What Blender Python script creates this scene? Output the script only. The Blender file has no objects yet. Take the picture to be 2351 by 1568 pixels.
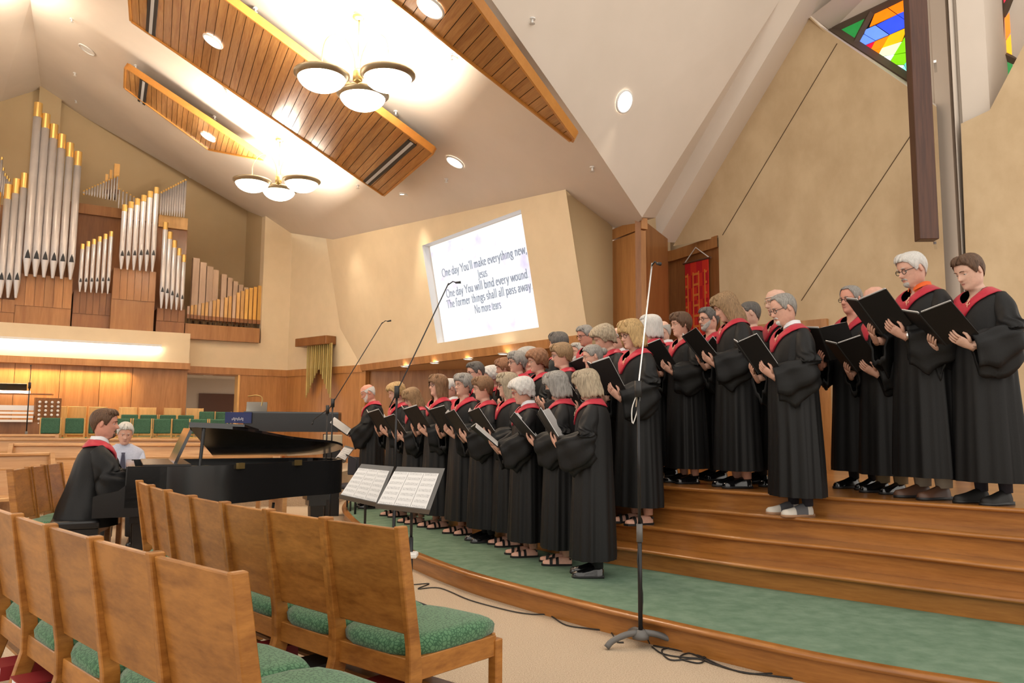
import bpy, bmesh, math, random
import numpy as np
from mathutils import Matrix, Vector
EXPO, WORLD, BOWL, COVE, LAMP, SPOT, WASH, GLASS, SCR = 0.5, 1.1, 6, 16, 70, 95, 85, .9, .66
random.seed(7); np.random.seed(7)
S = bpy.context.scene
COL = S.collection
PI = math.pi
# ------------------------------------------------------------------ camera
CW, CH, FPX = 2351.0, 1568.0, 1830.0
PITCH, ROLL, CAMZ = math.radians(6.04), .0066, 1.29
_r0 = np.array([1., 0, 0]); FWD = np.array([0, math.cos(PITCH), math.sin(PITCH)]); _u0 = np.array([0, -math.sin(PITCH), math.cos(PITCH)])
RGT = math.cos(ROLL)*_r0+math.sin(ROLL)*_u0; UPV = -math.sin(ROLL)*_r0+math.cos(ROLL)*_u0
CAMP = np.array([0, 0, CAMZ])
cd = bpy.data.cameras.new('camera'); cam = bpy.data.objects.new('camera', cd); COL.objects.link(cam)
cd.sensor_width = 36; cd.lens = 36*FPX/CW; cd.clip_start = .05; cd.clip_end = 200
M = Matrix.Identity(4)
for i in range(3):
    M[i][0] = RGT[i]; M[i][1] = UPV[i]; M[i][2] = -FWD[i]; M[i][3] = CAMP[i]
cam.matrix_world = M
S.camera = cam
S.view_settings.view_transform = 'Standard'; S.view_settings.look = 'None'; S.view_settings.gamma = 1
S.view_settings.use_curve_mapping = False
S.view_settings.exposure = EXPO
# ------------------------------------------------------------------ world: soft light from the rest of the open nave behind
w = bpy.data.worlds.new('world'); S.world = w; w.use_nodes = True
bg = w.node_tree.nodes['Background']; bg.inputs[0].default_value = (1, .925, .83, 1); bg.inputs[1].default_value = WORLD
# a directional component for the long rows of nave lamps behind the camera
def sun_light(name, energy, rot, angle, col):
    l = bpy.data.lights.new(name, 'SUN'); l.energy = energy; l.angle = angle; l.color = col
    o = bpy.data.objects.new(name, l); COL.objects.link(o); o.rotation_euler = rot; return o
def ray(x, y): return FWD+(x-CW/2)/FPX*RGT-(y-CH/2)/FPX*UPV
def atz(x, y, z): d = ray(x, y); return CAMP+d*(z-CAMZ)/d[2]
def aty(x, y, Y): d = ray(x, y); return CAMP+d*Y/d[1]
def onpl(x, y, n, p):
    d = ray(x, y); n = np.array(n, float); return CAMP+d*np.dot(n, np.array(p, float)-CAMP)/np.dot(n, d)
# ------------------------------------------------------------------ materials
MATS = {}
def mat(name, col, rough=.5, spec=.5, metal=0, emit=None, est=0, kind=None, col2=None, scale=(1, 1, 1), bump=0, sheen=0, coat=0, detail=4, gen=False, lo=.35, hi=.65, alpha=1, trans=0):
    if name in MATS: return MATS[name]
    m = bpy.data.materials.new(name); m.use_nodes = True; nt = m.node_tree; b = nt.nodes['Principled BSDF']
    c = tuple(col)+(1,)
    b.inputs['Base Color'].default_value = c; b.inputs['Roughness'].default_value = rough
    b.inputs['Specular IOR Level'].default_value = spec; b.inputs['Metallic'].default_value = metal
    b.inputs['Sheen Weight'].default_value = sheen; b.inputs['Coat Weight'].default_value = coat; b.inputs['Coat Roughness'].default_value = .12
    b.inputs['Alpha'].default_value = alpha; b.inputs['Transmission Weight'].default_value = trans
    m.diffuse_color = c
    if emit is not None:
        b.inputs['Emission Color'].default_value = tuple(emit)+(1,); b.inputs['Emission Strength'].default_value = est
    N, L = nt.nodes, nt.links
    if kind:
        tc = N.new('ShaderNodeTexCoord'); mp = N.new('ShaderNodeMapping'); mp.inputs['Scale'].default_value = scale
        L.new(tc.outputs['Generated' if gen else 'Object'], mp.inputs['Vector'])
        if kind == 'noise':
            t = N.new('ShaderNodeTexNoise'); t.inputs['Scale'].default_value = 1; t.inputs['Detail'].default_value = detail; t.inputs['Roughness'].default_value = .6; f = t.outputs['Fac']
        elif kind == 'wood':
            oi = N.new('ShaderNodeObjectInfo'); ad = N.new('ShaderNodeVectorMath'); ad.operation = 'ADD'
            mu = N.new('ShaderNodeVectorMath'); mu.operation = 'SCALE'; mu.inputs[0].default_value = (7, 11, 5); L.new(oi.outputs['Random'], mu.inputs['Scale'])
            L.new(tc.outputs['Object'], ad.inputs[0]); L.new(mu.outputs[0], ad.inputs[1]); L.new(ad.outputs[0], mp.inputs['Vector'])
            n0 = N.new('ShaderNodeTexNoise'); n0.inputs['Scale'].default_value = .9; n0.inputs['Detail'].default_value = 3; n0.inputs['Distortion'].default_value = .9
            t = N.new('ShaderNodeTexNoise'); t.inputs['Scale'].default_value = 6; t.inputs['Detail'].default_value = 5; t.inputs['Roughness'].default_value = .65
            L.new(mp.outputs[0], n0.inputs['Vector']); mx = N.new('ShaderNodeMath'); mx.operation = 'MULTIPLY_ADD'
            L.new(n0.outputs['Fac'], mx.inputs[0]); mx.inputs[1].default_value = .6
            m2 = N.new('ShaderNodeMath'); m2.operation = 'MULTIPLY'; L.new(t.outputs['Fac'], m2.inputs[0]); m2.inputs[1].default_value = .4
            L.new(m2.outputs[0], mx.inputs[2]); f = mx.outputs[0]
        elif kind == 'voronoi':
            t = N.new('ShaderNodeTexVoronoi'); t.feature = 'DISTANCE_TO_EDGE'; t.inputs['Scale'].default_value = 1; f = t.outputs['Distance']
        elif kind == 'wave':
            t = N.new('ShaderNodeTexWave'); t.inputs['Scale'].default_value = 1; t.inputs['Distortion'].default_value = 2; t.inputs['Detail'].default_value = 2; f = t.outputs['Fac']
        elif kind == 'checker':
            t = N.new('ShaderNodeTexChecker'); t.inputs['Scale'].default_value = 1; f = t.outputs['Fac']
        L.new(mp.outputs[0], t.inputs['Vector'])
        r = N.new('ShaderNodeValToRGB'); r.color_ramp.elements[0].position = lo; r.color_ramp.elements[1].position = hi
        r.color_ramp.elements[0].color = c; r.color_ramp.elements[1].color = tuple(col2 or col)+(1,)
        L.new(f, r.inputs[0])
        src = r.outputs[0]
        if kind == 'wood':
            hv = N.new('ShaderNodeHueSaturation'); mr = N.new('ShaderNodeMapRange'); mr.inputs[3].default_value = .88; mr.inputs[4].default_value = 1.12
            L.new(oi.outputs['Random'], mr.inputs[0]); L.new(mr.outputs[0], hv.inputs['Value']); L.new(src, hv.inputs['Color']); src = hv.outputs[0]
        L.new(src, b.inputs['Base Color'])
        if bump:
            bn = N.new('ShaderNodeBump'); bn.inputs['Strength'].default_value = bump; bn.inputs['Distance'].default_value = .01
            L.new(f, bn.inputs['Height']); L.new(bn.outputs[0], b.inputs['Normal'])
    MATS[name] = m
    return m
def grain_along(m, d, along=.7, across=11):
    "turn a wood material so that its grain runs along direction d"
    mp = next(n for n in m.node_tree.nodes if n.type == 'MAPPING'); mp.vector_type = 'TEXTURE'
    mp.inputs['Rotation'].default_value = Vector(d).to_track_quat('X', 'Z').to_euler(); mp.inputs['Scale'].default_value = (1/along, 1/across, 1/across)
def wood(name, a, b, sc, rough=.38, coat=.15): return mat(name, a, rough, .4, kind='wood', col2=b, scale=sc, coat=coat, lo=.36, hi=.62)
OAK_A, OAK_B = (.215, .076, .011), (.40, .165, .032)
oak = wood('oak_chair', OAK_A, OAK_B, (3, 3, 12))
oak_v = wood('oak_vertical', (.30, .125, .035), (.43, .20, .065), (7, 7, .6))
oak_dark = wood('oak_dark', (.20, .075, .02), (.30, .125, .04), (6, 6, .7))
oak_step = wood('oak_step', (.235, .085, .016), (.39, .16, .036), (1.2, 1.2, 14), .28, .3)
oak_pew = wood('oak_pew', (.48, .245, .09), (.62, .36, .16), (1, 6, 14), .3, .3)
oak_plank = wood('oak_plank', (.30, .125, .035), (.47, .225, .07), (3, 3, 3), .22, .35)
oak_light = wood('oak_light', (.60, .33, .10), (.78, .47, .17), (5, 5, .8))
oak_edge = wood('oak_edge', (.42, .165, .025), (.52, .22, .04), (2, 2, 2))
beam_brown = mat('beam_brown', (.060, .022, .013), .45, kind='noise', col2=(.10, .038, .02), scale=(40, 40, 2))
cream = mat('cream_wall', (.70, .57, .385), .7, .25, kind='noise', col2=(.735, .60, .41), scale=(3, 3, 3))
plaster = mat('ceiling_plaster', (.68, .60, .515), .75, .2, kind='noise', col2=(.72, .635, .55), scale=(.8, .8, .8))
stucco = mat('stucco_wall', (.52, .38, .225), .8, .2, kind='noise', col2=(.62, .47, .29), scale=(2.2, 2.2, 1.5), detail=9, bump=.25)
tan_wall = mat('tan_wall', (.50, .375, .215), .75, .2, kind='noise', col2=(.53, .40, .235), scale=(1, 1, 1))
carpet = mat('beige_carpet', (.36, .275, .19), .95, .1, kind='noise', col2=(.58, .47, .35), scale=(150, 150, 150), bump=.4, detail=3)
green_carpet = mat('green_carpet', (.10, .165, .11), .95, .1, kind='noise', col2=(.175, .25, .18), scale=(9, 9, 9), detail=9, lo=.3, hi=.75)
green_fab = mat('green_fabric', (.035, .10, .05), .9, .15, kind='voronoi', col2=(.095, .21, .11), scale=(62, 62, 62), lo=.04, hi=.16, sheen=.2)
green_plain = mat('green_plain', (.045, .11, .07), .9, .1, kind='noise', col2=(.075, .165, .105), scale=(60, 60, 60))
black_gloss = mat('black_gloss', (.006, .006, .007), .12, .6, coat=.6)
black_mat = mat('black_matt', (.012, .012, .013), .5)
black_case = mat('black_satin', (.010, .010, .011), .24, .5)
metal_dark = mat('dark_metal', (.03, .03, .032), .35, .5, .6)
grey_stand = mat('grey_stand', (.12, .115, .11), .5)
chrome = mat('chrome', (.75, .75, .75), .2, .5, 1)
silver = mat('pipe_silver', (.56, .53, .53), .36, .5, .35, kind='noise', col2=(.62, .59, .585), scale=(2, 2, 3))
gold = mat('pipe_gold', (.80, .52, .17), .32, .5, .7)
brass = mat('brushed_brass', (.46, .33, .13), .3, .5, .85)
brass_grey = mat('antique_brass', (.34, .275, .18), .35, .5, .7)
paper = mat('paper', (.80, .79, .78), .8)
white_mat = mat('white_plastic', (.75, .74, .72), .45)
red_cloth = mat('red_satin', (.40, .006, .026), .5, .4, kind='noise', col2=(.47, .012, .036), scale=(30, 30, 30), sheen=.1)
robe_m = mat('black_robe', (.0045, .0045, .005), .58, .3, kind='noise', col2=(.010, .010, .0105), scale=(260, 260, 260))
folder_m = mat('black_folder', (.009, .008, .0075), .55, .35)
bowl_glow = mat('lamp_glass', (.9, .88, .82), .4, emit=(1, .88, .70), est=BOWL)
light_glow = mat('downlight_lens', (.9, .9, .9), .4, emit=(1, .9, .76), est=14)
cove_glow = mat('cove_tube', (.9, .9, .9), .4, emit=(1, .9, .72), est=COVE)
joint_m = mat('dark_joint', (.10, .06, .03), .9)
slot_m = mat('slot_white', (.5, .5, .5), .4)
red_book = mat('red_book', (.27, .016, .02), .5); black_book = mat('black_book', (.012, .011, .011), .45)
# ------------------------------------------------------------------ mesh helpers
KIDS = {}
def link(name, me, m=None, parent=None, smooth=False, mats=None):
    if mats:
        for q in mats: me.materials.append(q)
    elif m: me.materials.append(m)
    if smooth: me.polygons.foreach_set('use_smooth', [True]*len(me.polygons))
    me.update()
    o = bpy.data.objects.new(name, me); COL.objects.link(o)
    if parent is not None: o.parent = parent; KIDS.setdefault(parent.name, []).append(o)
    return o
def mk(name, vs, fs, m=None, parent=None, smooth=False, mats=None, fm=None, flip=False):
    me = bpy.data.meshes.new(name); me.from_pydata([tuple(map(float, v)) for v in vs], [], [tuple(map(int, f)) for f in fs])
    if fm is not None: me.polygons.foreach_set('material_index', list(map(int, fm)))
    return link(name, me, m, parent, smooth, mats)
def tag(o, label=None, cat=None, group=None, kind=None):
    if label: o['label'] = label
    if cat: o['category'] = cat
    if group: o['group'] = group
    if kind: o['kind'] = kind
    return o
def empty(name, loc=(0, 0, 0), rz=0, label=None, cat=None, group=None):
    o = bpy.data.objects.new(name, None); COL.objects.link(o); o.location = loc; o.rotation_euler = (0, 0, rz); o.empty_display_size = .1
    return tag(o, label, cat, group)
def struct(name, vs, fs, m, parent=None, smooth=False):
    o = mk(name, vs, fs, m, parent, smooth)
    if parent is None: o['kind'] = 'structure'
    return o
class MB:
    "collects shapes into one mesh"
    def __init__(s): s.v = []; s.f = []; s.m = []; s.cur = 0
    def add(s, vs, fs):
        n = len(s.v); s.v += [tuple(map(float, v)) for v in vs]
        for f in fs: s.f.append(tuple(int(i)+n for i in f)); s.m.append(s.cur)
        return s
    def box(s, c, d, R=None, tz=1):
        x, y, z = d[0]/2, d[1]/2, d[2]/2
        vs = [(-x, -y, -z), (x, -y, -z), (x, y, -z), (-x, y, -z), (-x*tz, -y*tz, z), (x*tz, -y*tz, z), (x*tz, y*tz, z), (-x*tz, y*tz, z)]
        vs = np.array(vs)
        if R is not None: vs = vs@np.array(R).T
        vs = vs+np.array(c)
        return s.add(vs, [(0, 3, 2, 1), (4, 5, 6, 7), (0, 1, 5, 4), (1, 2, 6, 5), (2, 3, 7, 6), (3, 0, 4, 7)])
    def grid(s, P, cu=False, cv=False, capa=False, capb=False):
        "P[n][m][3]: rings n, points m; cv closes each ring"
        P = np.asarray(P, float); n, m = P.shape[:2]
        fs = []
        for i in range(n-1+(1 if cu else 0)):
            for j in range(m-1+(1 if cv else 0)):
                a = i*m+j; b = i*m+(j+1) % m; i2 = (i+1) % n; fs.append((a, b, i2*m+(j+1) % m, i2*m+j))
        if capa: fs.append(tuple(range(m))[::-1])
        if capb: fs.append(tuple((n-1)*m+j for j in range(m)))
        return s.add(P.reshape(-1, 3), fs)
    def tube(s, pts, r, seg=8, caps=True, sx=1, up=None):
        pts = np.array(pts, float); n = len(pts); r = np.broadcast_to(np.asarray(r, float), (n,))
        t = np.gradient(pts, axis=0); t /= np.linalg.norm(t, axis=1)[:, None]+1e-9
        u = np.array([0, 0, 1.]) if up is None else np.array(up, float)
        if abs(t[0]@u) > .95: u = np.array([1., 0, 0])
        rings = []
        a = np.arange(seg)*2*PI/seg
        for i in range(n):
            x = np.cross(u, t[i]); x /= np.linalg.norm(x)+1e-9; y = np.cross(t[i], x); u = y
            rings.append(pts[i]+r[i]*(np.cos(a)[:, None]*x*sx+np.sin(a)[:, None]*y))
        return s.grid(rings, cv=True, capa=caps, capb=caps)
    def lathe(s, prof, seg=24, c=(0, 0, 0), caps=False):
        a = np.arange(seg)*2*PI/seg
        return s.grid([[(c[0]+r*math.cos(t), c[1]+r*math.sin(t), c[2]+z) for t in a] for r, z in prof], cv=True, capa=caps, capb=caps)
    def prism(s, poly, z0, z1):
        n = len(poly); vs = [(x, y, z0) for x, y in poly]+[(x, y, z1) for x, y in poly]
        return s.add(vs, [tuple(range(n))[::-1], tuple(range(n, 2*n))]+[(i, (i+1) % n, n+(i+1) % n, n+i) for i in range(n)])
    def slab(s, poly3, off):
        "3d polygon thickened by vector off"
        n = len(poly3); p = np.array(poly3, float); q = p+np.array(off, float)
        return s.add(np.r_[p, q], [tuple(range(n)), tuple(range(n, 2*n))[::-1]]+[(i, n+i, n+(i+1) % n, (i+1) % n) for i in range(n)])
    def sphere(s, c, r, seg=12, rings=8, R=None):
        r = np.broadcast_to(np.asarray(r, float), (3,))
        P = []
        for i in range(rings+1):
            t = PI*i/rings; P.append([(math.sin(t)*math.cos(2*PI*j/seg)*r[0], math.sin(t)*math.sin(2*PI*j/seg)*r[1], math.cos(t)*r[2]) for j in range(seg)])
        P = np.array(P)
        if R is not None: P = P@np.array(R).T
        return s.grid(P+np.array(c), cv=True)
    def xform(s, R, t=(0, 0, 0), start=0):
        v = np.array(s.v[start:])@np.array(R).T+np.array(t); s.v[start:] = [tuple(x) for x in v]; return s
    def build(s, name, m=None, parent=None, smooth=False, mats=None, bevel=0, seg=1):
        me = bpy.data.meshes.new(name); me.from_pydata(s.v, [], s.f)
        if mats: me.polygons.foreach_set('material_index', s.m)
        if bevel:
            bm = bmesh.new(); bm.from_mesh(me); bmesh.ops.bevel(bm, geom=bm.edges[:], offset=bevel, segments=seg, affect='EDGES', profile=.5); bm.to_mesh(me); bm.free()
        me.validate(); return link(name, me, m, parent, smooth, mats)
def rz(a): c, s = math.cos(a), math.sin(a); return np.array([[c, -s, 0], [s, c, 0], [0, 0, 1.]])
def rx(a): c, s = math.cos(a), math.sin(a); return np.array([[1, 0, 0], [0, c, -s], [0, s, c]])
def ry(a): c, s = math.cos(a), math.sin(a); return np.array([[c, 0, s], [0, 1, 0], [-s, 0, c]])
def catmull(pts, n=8):
    p = np.array(pts, float); p = np.vstack([2*p[0]-p[1], p, 2*p[-1]-p[-2]]); out = []
    for i in range(1, len(p)-2):
        for k in range(n):
            t = k/n; out.append(.5*((2*p[i])+(-p[i-1]+p[i+1])*t+(2*p[i-1]-5*p[i]+4*p[i+1]-p[i+2])*t*t+(-p[i-1]+3*p[i]-3*p[i+1]+p[i+2])*t**3))
    out.append(p[-2]); return np.array(out)
def copy_tree(o, parent=None):
    c = o.copy(); COL.objects.link(c); c.parent = parent
    if parent is not None: KIDS.setdefault(parent.name, []).append(c)
    for ch in list(KIDS.get(o.name, [])): copy_tree(ch, c)
    return c

# ================================================================== the room
def A3(p, z): return (p[0], p[1], z)
pA, pB, pC, pD = np.array([-6.97, 17.2]), np.array([-5.17, 18.34]), np.array([-3.13, 16.54]), np.array([1.03, 10.7])
dAB = (pB-pA)/np.linalg.norm(pB-pA); nAB = np.array([dAB[1], -dAB[0]])       # towards the room
dS = (pD-pC)/np.linalg.norm(pD-pC); nS = np.array([dS[1], -dS[0]])
TILT = .2
def scr(u, z, o=0):                       # point on the leaning screen wall: u metres along, height z
    q = pC+dS*u+nS*(TILT*(z-2.5)+o); return np.array([q[0], q[1], z])
# ---- floor and stage
struct('floor', [(-16, -3, 0), (9, -3, 0), (9, 22, 0), (-16, 22, 0)], [(0, 1, 2, 3)], carpet)
LV = [
 [(-2.5, 14), (-2.50, 12.6), (-2.36, 11.4), (-2.05, 10.2), (-1.5, 8.62), (-.92, 7.4), (-.40, 6.46), (.08, 5.80), (.52, 5.25), (.91, 4.81), (1.25, 4.45), (1.58, 4.12), (1.96, 3.83), (2.40, 3.58), (3.2, 3.3), (4.4, 3.1)],
 [(-.95, 14), (-.92, 11), (-.85, 9.9), (-.66, 9.05), (-.34, 8.4), (-.02, 7.95), (.26, 7.5), (.54, 7.1), (.82, 6.8), (1.15, 6.48), (1.66, 5.95), (2.2, 5.48), (2.68, 5.05), (3.0, 4.78), (3.6, 4.3), (4.6, 3.7)],
 [(-.35, 14), (-.3, 11), (-.16, 9.6), (.2, 8.4), (.55, 7.7), (.88, 7.2), (1.22, 6.82), (1.75, 6.25), (2.32, 5.76), (2.82, 5.27), (3.12, 4.96), (3.75, 4.4), (4.8, 3.9)],
 [(.0, 14), (.05, 11), (.2, 9.8), (.5, 8.6), (.85, 7.8), (1.24, 7.2), (1.85, 6.6), (2.44, 6.04), (2.96, 5.5), (3.27, 5.18), (3.9, 4.6), (5.0, 4.1)],
 [(.3, 14), (.35, 11), (.5, 10), (.75, 8.9), (1.05, 8.0), (1.4, 7.4), (1.93, 6.85), (2.54, 6.32), (3.08, 5.85), (3.45, 5.5), (4.1, 4.9), (5.2, 4.4)]]
LVC = []
for k, pts in enumerate(LV):
    c = catmull(pts, 6); LVC.append(c); z = .15*(k+1); n = len(c)
    st = empty('stage_step' if k else 'stage_platform'); st['kind'] = 'structure'
    top = [(x, y, z) for x, y in c]+[(9, 3, z), (9, 14, z)]
    mk('carpet_top' if k == 0 else 'tread', top, [tuple(range(len(top)))], green_carpet if k == 0 else oak_step, st)
    t = np.gradient(c, axis=0); t /= np.linalg.norm(t, axis=1)[:, None]; nn = np.c_[t[:, 1], -t[:, 0]]
    if (nn[n//2]@np.array([-1, -1])) < 0: nn = -nn
    b = MB(); r = c-nn*.02
    b.grid([[(x, y, zz) for x, y in r] for zz in (z-.15, z-.012)]); b.build('riser', oak_step, st, True)
    prof = [(-.055, .004), (-.01, .005), (.012, .0), (.018, -.012), (.012, -.026), (-.02, -.03)]
    b = MB(); b.grid([[(c[i][0]+nn[i][0]*o, c[i][1]+nn[i][1]*o, z+h) for i in range(n)] for o, h in prof]); b.build('nosing', oak_step, st, True)
# raised choir floor far left
m = MB(); m.prism([(-16, 12.4), (-7.2, 12.4), (-2.9, 12.9), (-2.7, 16.2), (-3.2, 16.6), (-5.2, 18.36), (-16, 17.5)], 0, .5)
o = m.build('floor_choir_loft', carpet); o['kind'] = 'structure'
# ---- left wall (gallery box, doorway, organ chamber)
G1 = np.array([-6.78, 16.7]); dG = np.array([.858, .514]); G0 = G1-dG*9
nG = np.array([dG[1], -dG[0]])
wl = empty('wall_left'); wl['kind'] = 'structure'
def quad(name, p, m, par): return mk(name, p, [(0, 1, 2, 3)], m, par)
def wallslab(name, p0, p1, z0, z1, nrm, th, m, par, bev=0):
    b = MB(); q = [A3(p0, z0), A3(p1, z0), A3(p1, z1), A3(p0, z1)]; b.slab(q, (-nrm[0]*th, -nrm[1]*th, 0)); return b.build(name, m, par, bevel=bev)
# gallery parapet, its wooden lip and the panelled wall below
wallslab('gallery_front', G0, G1, 2.55, 3.18, nG, .9, cream, wl)
wallslab('gallery_lip', G0+nG*.05, G1+nG*.05+dG*.02, 2.42, 2.55, nG, .9, oak_v, wl)
px = 0.0; L = 9.0; k = 0
cuts = [0]
for x in (35, 140, 238): 
    q = atz(x, 840, 2.38); cuts.append(float((q[:2]-G0)@dG))
    # seam positions measured along the lip
cuts = sorted([0, 1.4, 2.8, 4.2]+[c for c in cuts[1:]]+[L-1.05, L]); cuts = [c for i, c in enumerate(cuts) if i == 0 or c-cuts[i-1] > .25]
for a, b_ in zip(cuts[:-1], cuts[1:]):
    wallslab('wood_panel', G0+dG*(a+.004)-nG*.12, G0+dG*(b_-.004)-nG*.12, .5, 2.42, nG, .05, oak_v, wl)
wallslab('panel_backing', G0-nG*.15, G1-nG*.15, .5, 2.44, nG, .5, joint_m, wl)
# wall A-B: doorway at pixels 432..545, wood up to 2.4, cream above, organ chamber opening above 3.16
def onAB(x, y): return onpl(x, y, [*nAB, 0], [*pA, 0])
def alongAB(x, y): return float((onAB(x, y)[:2]-pA)@dAB)
d0, d1 = alongAB(432, 900)-.6, alongAB(545, 900); zd = onAB(545, 863)[2]
Lab = float(np.linalg.norm(pB-pA)); orR = alongAB(604, 640)
def AB(u): return pA+dAB*u
wallslab('wood_panel', AB(d1+.04), AB(Lab), .5, 2.40, nAB, .12, oak_v, wl)
wallslab('wood_rail', AB(d0-.2)+nAB*.02, AB(Lab)+nAB*.02, 2.38, 2.53, nAB, .15, oak_v, wl)
wallslab('door_head', AB(d0), AB(d1+.04), zd, 2.39, nAB, .3, oak_v, wl)
wallslab('upper_wall', AB(-8), AB(Lab), 2.53, 3.12, nAB, .3, cream, wl)
wallslab('upper_wall', AB(orR), AB(Lab), 3.12, 7.2, nAB, .3, cream, wl)
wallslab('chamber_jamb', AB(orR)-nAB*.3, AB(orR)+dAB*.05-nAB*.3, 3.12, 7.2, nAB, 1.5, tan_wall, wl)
cb = pA-nAB*1.75
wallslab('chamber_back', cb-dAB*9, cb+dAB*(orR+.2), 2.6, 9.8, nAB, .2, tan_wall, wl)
pl = onpl(97, 205, [*nAB, 0], [*cb, 0])[:2]
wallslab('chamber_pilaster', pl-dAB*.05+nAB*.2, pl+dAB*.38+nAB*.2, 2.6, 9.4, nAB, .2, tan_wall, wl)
# corridor behind the doorway
dr = empty('door_1'); dr['kind'] = 'structure'
c0, c1 = AB(d0)-nAB*2.0, AB(d1+1.2)-nAB*2.0
hall = mat('hall_wall', (.60, .52, .43), .8); 
quad('hall_back', [A3(c0, 0), A3(c1, 0), A3(c1, 2.6), A3(c0, 2.6)], hall, dr)
quad('hall_ceiling', [A3(AB(d0)-nAB*.3, zd+.02), A3(AB(d1+1.2)-nAB*.3, zd+.02), A3(c1, zd+.02), A3(c0, zd+.02)], plaster, dr)
e0, e1 = AB(d1-.42)-nAB*1.97, AB(d1+.45)-nAB*1.97
wallslab('hall_door', e0, e1, .5, 2.02, nAB, .04, mat('hall_door', (.12, .055, .035), .4), dr)
wallslab('door_frame', AB(d1)+nAB*.02, AB(d1+.04)+nAB*.02, .5, zd+.02, nAB, .3, oak_light, dr)
# ---- wall B-C with the gold banner, then the leaning screen wall
wb = empty('wall_banner'); wb['kind'] = 'structure'
dBC = (pC-pB)/np.linalg.norm(pC-pB); nBC = np.array([dBC[1], -dBC[0]]); Lbc = float(np.linalg.norm(pC-pB))
def BC(u): return pB+dBC*u
wallslab('wood_panel', BC(0), BC(Lbc*.5-.004), .15, 2.4, nBC, .1, oak_v, wb); wallslab('wood_panel', BC(Lbc*.5+.004), BC(Lbc+.15), .15, 2.4, nBC, .1, oak_v, wb)
wallslab('wood_rail', BC(0)+nBC*.02, BC(Lbc+.06)+nBC*.02, 2.38, 2.53, nBC, .12, oak_v, wb)
mk('upper_wall', [A3(BC(0), 2.53), A3(BC(Lbc+.1), 2.53), A3(BC(Lbc-.35)-nBC*.02, 6.4), A3(BC(0), 6.4)], [(0, 1, 2, 3)], cream, wb)
ws = empty('wall_screen'); ws['kind'] = 'structure'
SU0, SU1, SZ0, SZ1 = 3.2, 6.13, 2.72, 4.42
Ls = 7.17
def spoly(name, pts, m, o=0): return mk(name, [scr(u, z, o) for u, z in pts], [tuple(range(len(pts)))], m, ws)
for nm, p in (('upper_wall', [(-.75, 2.53), (SU0, 2.53), (SU0, 6.6), (-.75, 6.6)]), ('upper_wall', [(SU1, 2.53), (Ls, 2.53), (Ls, 6.6), (SU1, 6.6)]),
              ('upper_wall', [(SU0, 2.53), (SU1, 2.53), (SU1, SZ0), (SU0, SZ0)]), ('upper_wall', [(SU0, SZ1), (SU1, SZ1), (SU1, 6.6), (SU0, 6.6)])):
    spoly(nm, p, cream)
RD = -.16
for nm, p in (('screen_reveal', [(SU0, SZ0), (SU0, SZ1)]), ('screen_reveal', [(SU0, SZ1), (SU1, SZ1)]), ('screen_reveal', [(SU1, SZ1), (SU1, SZ0)]), ('screen_reveal', [(SU1, SZ0), (SU0, SZ0)])):
    mk(nm, [scr(*p[0]), scr(*p[1]), scr(*p[1], RD), scr(*p[0], RD)], [(0, 1, 2, 3)], white_mat, ws)
b = MB(); b.slab([scr(0, 2.4, .03), scr(Ls, 2.4, .03), scr(Ls, 2.53, .03), scr(0, 2.53, .03)], (.05, .04, 0)); b.build('wood_rail', oak_v, ws)
# soffit under the screen wall and the alcove wall of wooden panels behind the singers
sof = [scr(0, 2.4), scr(Ls, 2.4), np.array([4.2, 12.6, 2.4]), np.array([.9, 17.2, 2.4])]
mk('alcove_soffit', sof, [(0, 1, 2, 3)], mat('soffit_tan', (.50, .30, .16), .6), ws)
al0, al1 = np.array([-3.10, 16.6]), np.array([3.4, 14.2]); dal = (al1-al0)/np.linalg.norm(al1-al0); nal = np.array([dal[1], -dal[0]]); Lal = np.linalg.norm(al1-al0)
for i in range(8):
    wallslab('wood_panel', al0+dal*(Lal*i/8+.004), al0+dal*(Lal*(i+1)/8-.004), .15, 2.4, nal, .06, oak_v, ws)
# return wall beside the screen, wooden pillar, banner recess
wr = empty('wall_chancel'); wr['kind'] = 'structure'
P1, P2, P3, P4 = np.array([1.43, 11.2]), np.array([1.73, 10.55]), np.array([2.55, 12.65]), np.array([3.04, 11.55])
top = scr(Ls, 6.6); mk('return_wall', [A3(scr(Ls, .3)[:2]*0+pD, .15), A3(P1, .15), A3(P1, 6.2), top, scr(Ls, 2.4)], [(0, 1, 2, 3, 4)], tan_wall, wr)
def wl2(name, p, q, z0, z1, m, th=.08): 
    d = (q-p)/np.linalg.norm(q-p); return wallslab(name, p, q, z0, z1, np.array([d[1], -d[0]]), th, m, wr)
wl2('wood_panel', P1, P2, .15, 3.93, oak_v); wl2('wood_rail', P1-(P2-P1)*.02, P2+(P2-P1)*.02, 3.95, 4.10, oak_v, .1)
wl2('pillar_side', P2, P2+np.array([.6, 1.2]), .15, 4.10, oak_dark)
R0 = np.array([1.80, 12.0])
# curved inner corner
arc = [R0+(P3-R0)*t for t in (0, .5, .85)]+[P3+np.array([-.02, -.02])]+[P3+(P4-P3)*t for t in (.12, .5, 1)]
arc = np.array(arc)
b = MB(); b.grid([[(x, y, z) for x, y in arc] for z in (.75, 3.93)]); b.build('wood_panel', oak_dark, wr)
nrm = np.array([-.6, -.8])
b = MB(); b.grid([[(x+nrm[0]*o*.05, y+nrm[1]*o*.05, z) for x, y in arc] for o, z in ((0, 3.93), (1, 3.93), (1, 4.10), (0, 4.10))]); b.build('wood_rail', oak_v, wr)
mk('upper_wall', [A3(R0, 4.1), A3(P3, 4.1), A3(P3, 5), A3(R0, 5)], [(0, 1, 2, 3)], cream, wr)
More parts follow.
